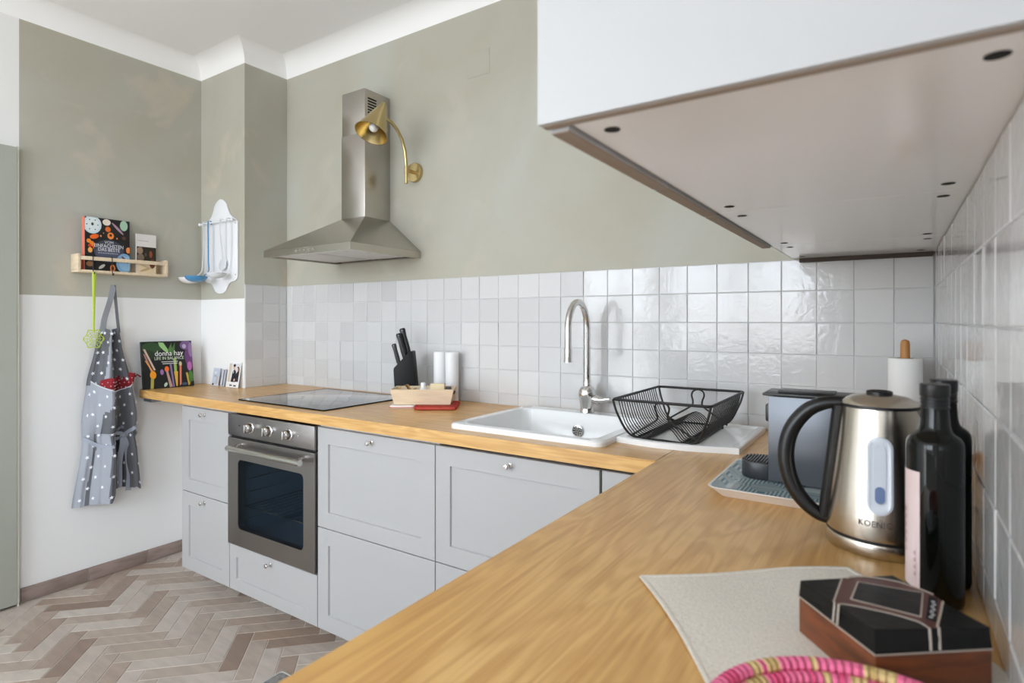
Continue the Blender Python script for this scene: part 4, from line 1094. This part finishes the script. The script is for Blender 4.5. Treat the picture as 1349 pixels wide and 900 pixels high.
def apron(s_, t, lift=0.0):
    z = 1.268+(zbot(s_)-1.268)*t
    if t < .06: z -= .02*math.sin(math.pi*s_)*(1-t/.06)
    yl, yr = interp(YLt, z), interp(YRt, z)
    am = .55+.75*min(1, t*1.5); am -= .25*math.exp(-((z-.715)/.05)**2)
    sw_ = s_+.05*math.sin(3.2*t+.5)*math.sin(math.pi*s_)
    x_ = .006+1.12*am*fold(min(1, max(0, sw_)))+lift+.004*math.sin(17*s_+9*t)
    return (x_, yl+(yr-yl)*s_+.755, z-.38)
def pale(u, v):          # panels where light on the folds is put into the cotton colour
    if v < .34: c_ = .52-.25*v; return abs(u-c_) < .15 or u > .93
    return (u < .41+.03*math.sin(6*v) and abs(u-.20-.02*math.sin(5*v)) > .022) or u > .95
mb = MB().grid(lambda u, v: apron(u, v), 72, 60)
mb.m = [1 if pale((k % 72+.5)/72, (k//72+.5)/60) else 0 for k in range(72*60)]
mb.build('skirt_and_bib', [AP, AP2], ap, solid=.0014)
def ribbon(path, w, th=.0014, side=(0, 1, 0)):
    P = [Vector(p) for p in path]; rings = []
    for i, p in enumerate(P):
        t = (P[min(i+1, len(P)-1)]-P[max(i-1, 0)]).normalized(); sd_ = Vector(side); sd_ = (sd_-t*sd_.dot(t)).normalized(); n_ = t.cross(sd_)
        ww = w[i] if isinstance(w, list) else w
        rings.append([tuple(p+sd_*ww/2+n_*th/2), tuple(p-sd_*ww/2+n_*th/2), tuple(p-sd_*ww/2-n_*th/2), tuple(p+sd_*ww/2-n_*th/2)])
    return MB().loft(rings)
hy_ = -.752+.755
lft = apron(.08, 0); rgt = apron(.93, 0)
ribbon(smooth_path([(D+.016, hy_, E+.178+.0-.38+.0), (D+.004, hy_-.008, 1.40-.38), (lft[0]+.008, lft[1]+.004, 1.30-.38), (lft[0]+.003, lft[1], lft[2]-.03)], 5), .026).build('neck_strap', AP2, ap)
ribbon(smooth_path([(D+.016, hy_+.004, E+.178-.38), (D+.002, hy_+.014, 1.42-.38), (rgt[0]+.014, rgt[1]-.012, 1.31-.38), (rgt[0]+.003, rgt[1], rgt[2]-.03)], 5), .014, side=(.7, .7, 0)).build('neck_strap', AP, ap)
def tz_of(z): return (1.268-z)/(1.268-.42)
def pocket(u, v):
    s_ = .06+.90*u; top = .995-.045*math.sin(math.pi*u)-.018*u
    z = top+(.735-top)*v
    lift = .006+.026*math.sin(math.pi*u)*(1-v)+.012*math.sin(math.pi*v)
    return apron(s_, (1.268-z)/(1.268-zbot(s_)), lift)
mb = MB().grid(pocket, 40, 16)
mb.m = [1 if ((k % 40)/40 < .22+.5*max(0, .55-(k//40)/16) or (k % 40)/40 > .9) else 0 for k in range(640)]  # lit part of the pocket painted in the lighter tone
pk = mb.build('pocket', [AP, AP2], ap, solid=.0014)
MB().tube([tuple(Vector(pocket(i/40, 0))+Vector((.001, 0, 0))) for i in range(41)], .0032, 6).build('pocket_hem', mat('pale_grey_cotton', (196, 198, 204), .9), pk)
tie = [tuple(Vector(apron(s_, tz_of(.74-.05*math.sin(math.pi*min(1, s_/.72))), .010))) for s_ in [i/20*.74 for i in range(21)]]
TIE = mat('light_grey_cotton', (150, 155, 166), .9)
ribbon(tie, .018, side=(0, 0, 1)).build('waist_tie', TIE, ap)
tie2 = [tuple(Vector(apron(.74+.26*i/8, tz_of(.70+.08*i/8), .012))) for i in range(9)]
ribbon(tie2, .018, side=(0, 0, 1)).build('waist_tie', TIE, ap)
kn_ = Vector(apron(.72, tz_of(.695), .030))
bw = MB().sphere(tuple(kn_), .014, 12, 8, .9).build('knot', TIE, ap)
for sg in (-1, 1):
    p = [kn_+Vector(q) for q in ((0, 0, 0), (.014, sg*.022, .016), (.012, sg*.048, .012), (.010, sg*.052, -.006), (.006, sg*.03, -.012), (0, 0, -.002))]
    ribbon([tuple(q) for q in smooth_path([tuple(v) for v in p], 4)], .02, side=(.5, 0, .8)).build('bow_loop', TIE, ap)
for sg, ln in ((-.55, .26), (.6, .285)):
    p = [kn_+Vector(q) for q in ((0, 0, -.006), (.012, sg*.016, -.05), (.006, sg*.034, -.13), (.012, sg*.040, -.2), (.004, sg*.036, -ln))]
    ribbon([tuple(q) for q in smooth_path([tuple(v) for v in p], 4)], .024, side=(.35, .9, 0)).build('tie_tail', TIE, ap)
# white stars printed on the cotton
st = MB()
def star(fn, u, v, r_):
    p = Vector(fn(u, v)); du = (Vector(fn(u+.008, v))-Vector(fn(u-.008, v))).normalized(); dv = (Vector(fn(u, v-.008))-Vector(fn(u, v+.008))).normalized()
    n_ = du.cross(dv).normalized()
    if n_.x < 0: n_ = -n_
    pts = []
    for k in range(10):
        a = math.pi*k/5+u*9; rr2 = r_ if k % 2 == 0 else r_*.42
        pts.append(tuple(p+n_*.0026+du*(rr2*math.sin(a))+dv*(rr2*math.cos(a))))
    st.add(pts+[tuple(p+n_*.003)], [(k, (k+1) % 10, 10) for k in range(10)])
for j in range(17):
    for i in range(6):
        u = (i+.5+(.5 if j % 2 else 0))/6; v = .035+j*.058
        if u < .97: star(apron, u, v, .0105)
for j in range(4):
    for i in range(5):
        u = (i+.4+(.5 if j % 2 else 0))/5.2
        if u < .96: star(pocket, u, .16+.22*j, .0105)
so = st.build('star_print', col((232, 234, 238), .9), ap, smooth=False); so['kind'] = 'stuff'

mt = thing('crochet_cloth', 'dark red crocheted cloth tucked into the apron pocket', 'cloth', (XL, -.755, .93))
MR = mat('dark_red_crochet', (128, 20, 32), .9, bump=.8, bscale=140)
def mf(u, v):
    b = Vector(apron(.20+.80*u, tz_of(1.00), .012))
    return (b.x+.010*math.sin(7*u)*v+.006, b.y+.004*v+(.012*u*v), .005+v*(.062+.035*u+.008*math.sin(11*u)))
MB().grid(mf, 24, 8).build('crochet', MR, mt, solid=.005)
dt = MB()
for j in range(3):
    for i in range(11):
        p = mf((i+.5*(j % 2)+.3)/11.5, .25+.24*j); dt.sphere((p[0]+.006, p[1], p[2]), .0024, 6, 4)
dt.build('white_dots', col((226, 200, 200), .9), mt)['kind'] = 'stuff'
q = Vector(mf(1, .9)); MB().tube([tuple(q+Vector((.004, -.004, -.01))), tuple(q+Vector((.01, .006, 0))), tuple(q+Vector((.008, .022, -.012)))], .004, 8).build('hanging_loop', MR, mt)

# ------------------------------------------------------------------ book and photo cards at the end of the worktop
random.seed(5)
ly = [(ell(.18, .86, .2, .12), (44, 74, 40)), (ell(.10, .72, .14, .10), (30, 48, 32)), ([(.32, .98), (.42, .97), (.52, .80), (.50, .74), (.42, .80), (.34, .9)], (150, 190, 124)), ([(.5, .8), (.58, .96), (.6, .7)], (80, 120, 60)),
      ([(.56, .78), (.66, .98), (.62, .66)], (70, 112, 56)), (ell(.88, .90, .13, .10), (112, 84, 128)), (ell(.92, .62, .08, .2, 6), (104, 58, 112)), (ell(.97, .80, .05, .16), (140, 110, 150)), (ell(.84, .88, .04, .05), (176, 160, 196)),
      (ell(.93, .44, .05, .10), (178, 100, 168)), ([(.02, .84), (.06, .84), (.24, .40), (.21, .38)], (206, 180, 160)), ([(.02, .74), (.05, .74), (.19, .34), (.16, .32)], (170, 120, 120)), ([(.04, .60), (.07, .60), (.20, .36), (.18, .34)], (220, 150, 80)),
      (ell(.185, .29, .062, .085), (236, 152, 30)), ([(.14, .22), (.20, .22), (.18, 0), (.12, 0)], (170, 160, 80)), (ell(.36, .34, .035, .06), (150, 110, 170)), (ell(.46, .40, .045, .06), (236, 110, 36)), ([(.44, .36), (.48, .36), (.56, .02), (.50, 0)], (186, 150, 140)),
      ([(.52, .5), (.56, .5), (.60, .02), (.57, 0)], (132, 112, 160)), ([(.60, .62), (.66, .62), (.66, .30), (.61, .30)], (150, 180, 96)), ([(.60, .34), (.68, .34), (.66, .02), (.63, .02)], (214, 170, 70)), (ell(.74, .50, .03, .05), (200, 190, 150)), ([(.72, .46), (.76, .46), (.74, .06), (.70, .02)], (210, 120, 90)),
      ([(.84, .30), (.88, .30), (.92, .04), (.88, .02)], (196, 160, 60)), (ell(.94, .20, .05, .14), (70, 120, 50)), (ell(.80, .06, .06, .03), (60, 80, 110)), (ell(.42, .07, .03, .05, -30), (190, 210, 190)), (ell(.98, .06, .05, .05), (28, 30, 30))]
for k in range(11):
    for vv, o in ((.548, 0), (.508, .02)):
        if k < 10 or o == 0: ly.append(([(.36+o+.03*k, vv), (.384+o+.03*k, vv), (.384+o+.03*k, vv+.016), (.36+o+.03*k, vv+.016)], (226, 226, 222)))
ly = [([(min(1, max(0, u)), min(1, max(0, v))) for u, v in p], c) for p, c in ly]
book('cookbook', 'square cookbook with root vegetables on black propped up on the worktop', (-3.372, -.60, ZC+.001), .248, .252, .018, col((18, 20, 20), .3), col((20, 22, 22), .3), ly,
     [('donna hay', .040, .52, .735, (240, 240, 240), .86), ('LIFE IN BALANCE', .024, .52, .63, (206, 220, 196), .80)], lean=R(-8.5), rz=R(-5))
def card(label, x_, w, h, frame, layers, y=-.288, lean=R(-9), d=.0016):
    c = thing('photo_card', label, 'photo', (x_, y, ZC+.0008), 0, rx=lean)
    MB().box(0, w, 0, d, 0, h).build('card', frame, c, smooth=False)
    flat_print('picture', layers, lambda u, v, hh: (u*w, -hh, v*h), c)
    return c
card('instant photo of two people in dark clothes leaning on the white wall', -3.150, .118, .137, col((236, 236, 234), .4),
     [([(.07, .22), (.93, .22), (.93, .95), (.07, .95)], (214, 216, 220)), ([(.07, .22), (.28, .22), (.28, .95), (.07, .95)], (206, 196, 178)), ([(.34, .22), (.70, .22), (.68, .62), (.54, .72), (.40, .62)], (32, 34, 42)), (ell(.50, .80, .085, .09), (222, 178, 156)), (ell(.50, .87, .095, .055), (46, 34, 30)),
      ([(.66, .24), (.92, .24), (.93, .60), (.84, .68), (.70, .56)], (44, 46, 54)), ([(.72, .80), (.82, .84), (.92, .74), (.92, .40), (.84, .44), (.80, .76)], (62, 40, 32)), (ell(.79, .70, .06, .075), (222, 180, 160)), (ell(.62, .30, .05, .06), (220, 178, 156)), (ell(.48, .60, .04, .05), (180, 186, 200)),
      ([(.30, .06), (.50, .06), (.50, .11), (.30, .11)], (46, 46, 50)), ([(.62, .05), (.82, .05), (.82, .10), (.62, .10)], (46, 46, 50))])
card('small pale blue folded card standing beside the instant photo', -3.292, .066, .098, col((206, 212, 222), .5),
     [([(.06, .10), (.94, .10), (.94, .95), (.06, .95)], (190, 200, 216)), (ell(.42, .74, .22, .08), (214, 220, 230)), (ell(.40, .55, .2, .05), (160, 172, 190)), ([(.62, .08), (.80, .08), (.80, .55), (.62, .55)], (196, 176, 160)), ([(.10, .03), (.34, .03), (.34, .13), (.10, .13)], (40, 42, 48))])
card('narrow upright card strip between the two standing pictures', -3.205, .036, .094, col((188, 194, 206), .5),
     [([(.5, .05), (.72, .05), (.72, .96), (.5, .96)], (84, 86, 100)), ([(.1, .1), (.4, .1), (.4, .9), (.1, .9)], (206, 212, 222))], d=.006)

# ------------------------------------------------------------------ utensil rack on the chimney breast
ur = thing('utensil_rack', 'white enamel utensil rack with shaped top hung on the chimney breast', 'utensil rack', (-3.235, YP, E+.15))
ENAM = mat('white_enamel', (236, 237, 240), .22)
half = [(0, .527), (.022, .522), (.046, .508), (.062, .490), (.074, .462), (.092, .436), (.116, .418), (.140, .408), (.158, .398), (.166, .388), (.166, .095), (.160, .078), (.140, .066), (.110, .062), (.086, .054), (.070, .036), (.052, .014), (.028, .003), (0, 0)]
outl = [(u, v) for u, v in half]+[(-u, v) for u, v in half[-2:0:-1]]
MB().prism(outl, -.0095, -.001, 'y').build('back_plate', ENAM, ur, bevel=.002)
RZ = .395
MB().tube([(-.168, -.034, RZ), (.160, -.034, RZ)], .0052, 10).build('rail', ENAM, ur)
for sx in (-.15, .15): MB().tube([(sx, -.008, RZ), (sx, -.034, RZ)], .006, 8).build('rail_post', ENAM, ur)
for sx in (-.166, .158): MB().sphere((sx, -.034, RZ), .0085, 10, 8).build('rail_knob', ENAM, ur)
for sx, zz in ((-.15, .40), (.15, .38), (.15, .10), (-.15, .10)): MB().lathe([(.004, 0), (.004, .0015)], 8, (sx, -.0095, zz), M=M).build('screw', CHROME, ur)
BLUE = mat('blue_enamel', (72, 138, 184), .25)
def ladle(label, hx_, zb, yb, r_, mh, mo, mi_, sk_=False, bxo=0.0, depth=.55):
    t = thing('ladle', label, 'ladle', (-3.235+hx_, YP-.034, E+.15), 0, 'utensils on the enamel rack')
    zt2 = RZ+.004
    ribbon(smooth_path([(0, .008, zt2-.012), (0, .007, zt2+.005), (0, -.006, zt2+.006), (0, -.011, zt2-.006), (0, -.010, zt2-.10), (bxo*.1, -.010, zb+.10), (bxo*.4, -.010, zb+.04), (bxo*.7, -.010-.25*yb, zb+.016), (bxo, -yb+r_*.75, zb+.002)], 4), .0095, .0022, side=(1, 0, 0)).build('handle', mh, t)
    b = MB(); n = 24; rings = []
    for k in range(7):
        a = math.pi/2*k/6; rings.append([(bxo+r_*math.cos(a)*math.cos(2*math.pi*i/n), -yb+r_*math.cos(a)*math.sin(2*math.pi*i/n), zb-r_*depth*math.sin(a)) for i in range(n)])
    rings[-1] = [(bxo+.002*math.cos(2*math.pi*i/n), -yb+.002*math.sin(2*math.pi*i/n), zb-r_*depth) for i in range(n)]
    b.loft(rings, False, True); bo = b.build('bowl', mo, t)
    b2 = MB(); b2.loft([[(p[0]+(bxo-p[0])*.04, p[1]+(-yb-p[1])*.04, p[2]+.0018) for p in rg_] for rg_ in rings], False, True); b2.build('bowl_lining', mi_, bo)
    MB().tube([(bxo+r_*math.cos(2*math.pi*i/n), -yb+r_*math.sin(2*math.pi*i/n), zb) for i in range(n)], .002, 6, closed=True).build('lip', mo, bo)
    return t
GREYE = mat('pale_grey_enamel', (214, 217, 222), .25)
ladle('white ladle with its bowl jutting past the rack edge', -.110, .088, .060, .056, GREYE, ENAM, ENAM, bxo=-.048)
ladle('blue ladle with a white lined bowl', -.060, .090, .085, .056, BLUE, BLUE, ENAM, bxo=.016)
ladle('white ladle hanging beside the board edge with a wide shallow bowl', .122, .104, .052, .050, GREYE, GREYE, ENAM, bxo=-.026)
sk2 = thing('skimmer', 'small white skimmer with a round flat disc on the enamel rack', 'skimmer', (-3.235+.060, YP-.034, E+.15))
ribbon(smooth_path([(0, .008, RZ-.008), (0, .007, RZ+.009), (0, -.006, RZ+.010), (0, -.011, RZ-.002), (0, -.006, RZ-.1), (0, .006, .19)], 4), .008, .002, side=(1, 0, 0)).build('handle', GREYE, sk2)
ds = MB().lathe([(.034, 0), (.034, .002), (.026, .004), (.001, .005)], 24, (-.010, .010, .158), M=Matrix.Rotation(R(82), 4, 'X')).build('disc', GREYE, sk2)

# ------------------------------------------------------------------ rug corner on the floor
rug = thing('rug', 'small grey woven rug on the herringbone floor', 'rug', (-1.58, -1.12, 0))
RUGM = mat('grey_weave', (150, 148, 146), .95, var=.35, vscale=90, bump=.8, bscale=180)
MB().loft([rrect(-.40, .40, -.36, .365, .012, .0006), rrect(-.402, .402, -.362, .367, .012, .004), rrect(-.396, .396, -.356, .361, .012, .0075)]).build('weave', RUGM, rug)
MB().tube([(x_, y_, .0045) for x_, y_, _ in rrect(-.402, .402, -.362, .367, .012, 0, 3)], .004, 6, closed=True).build('edging', mat('rug_edging', (176, 174, 170), .95, bump=.8, bscale=150), rug)
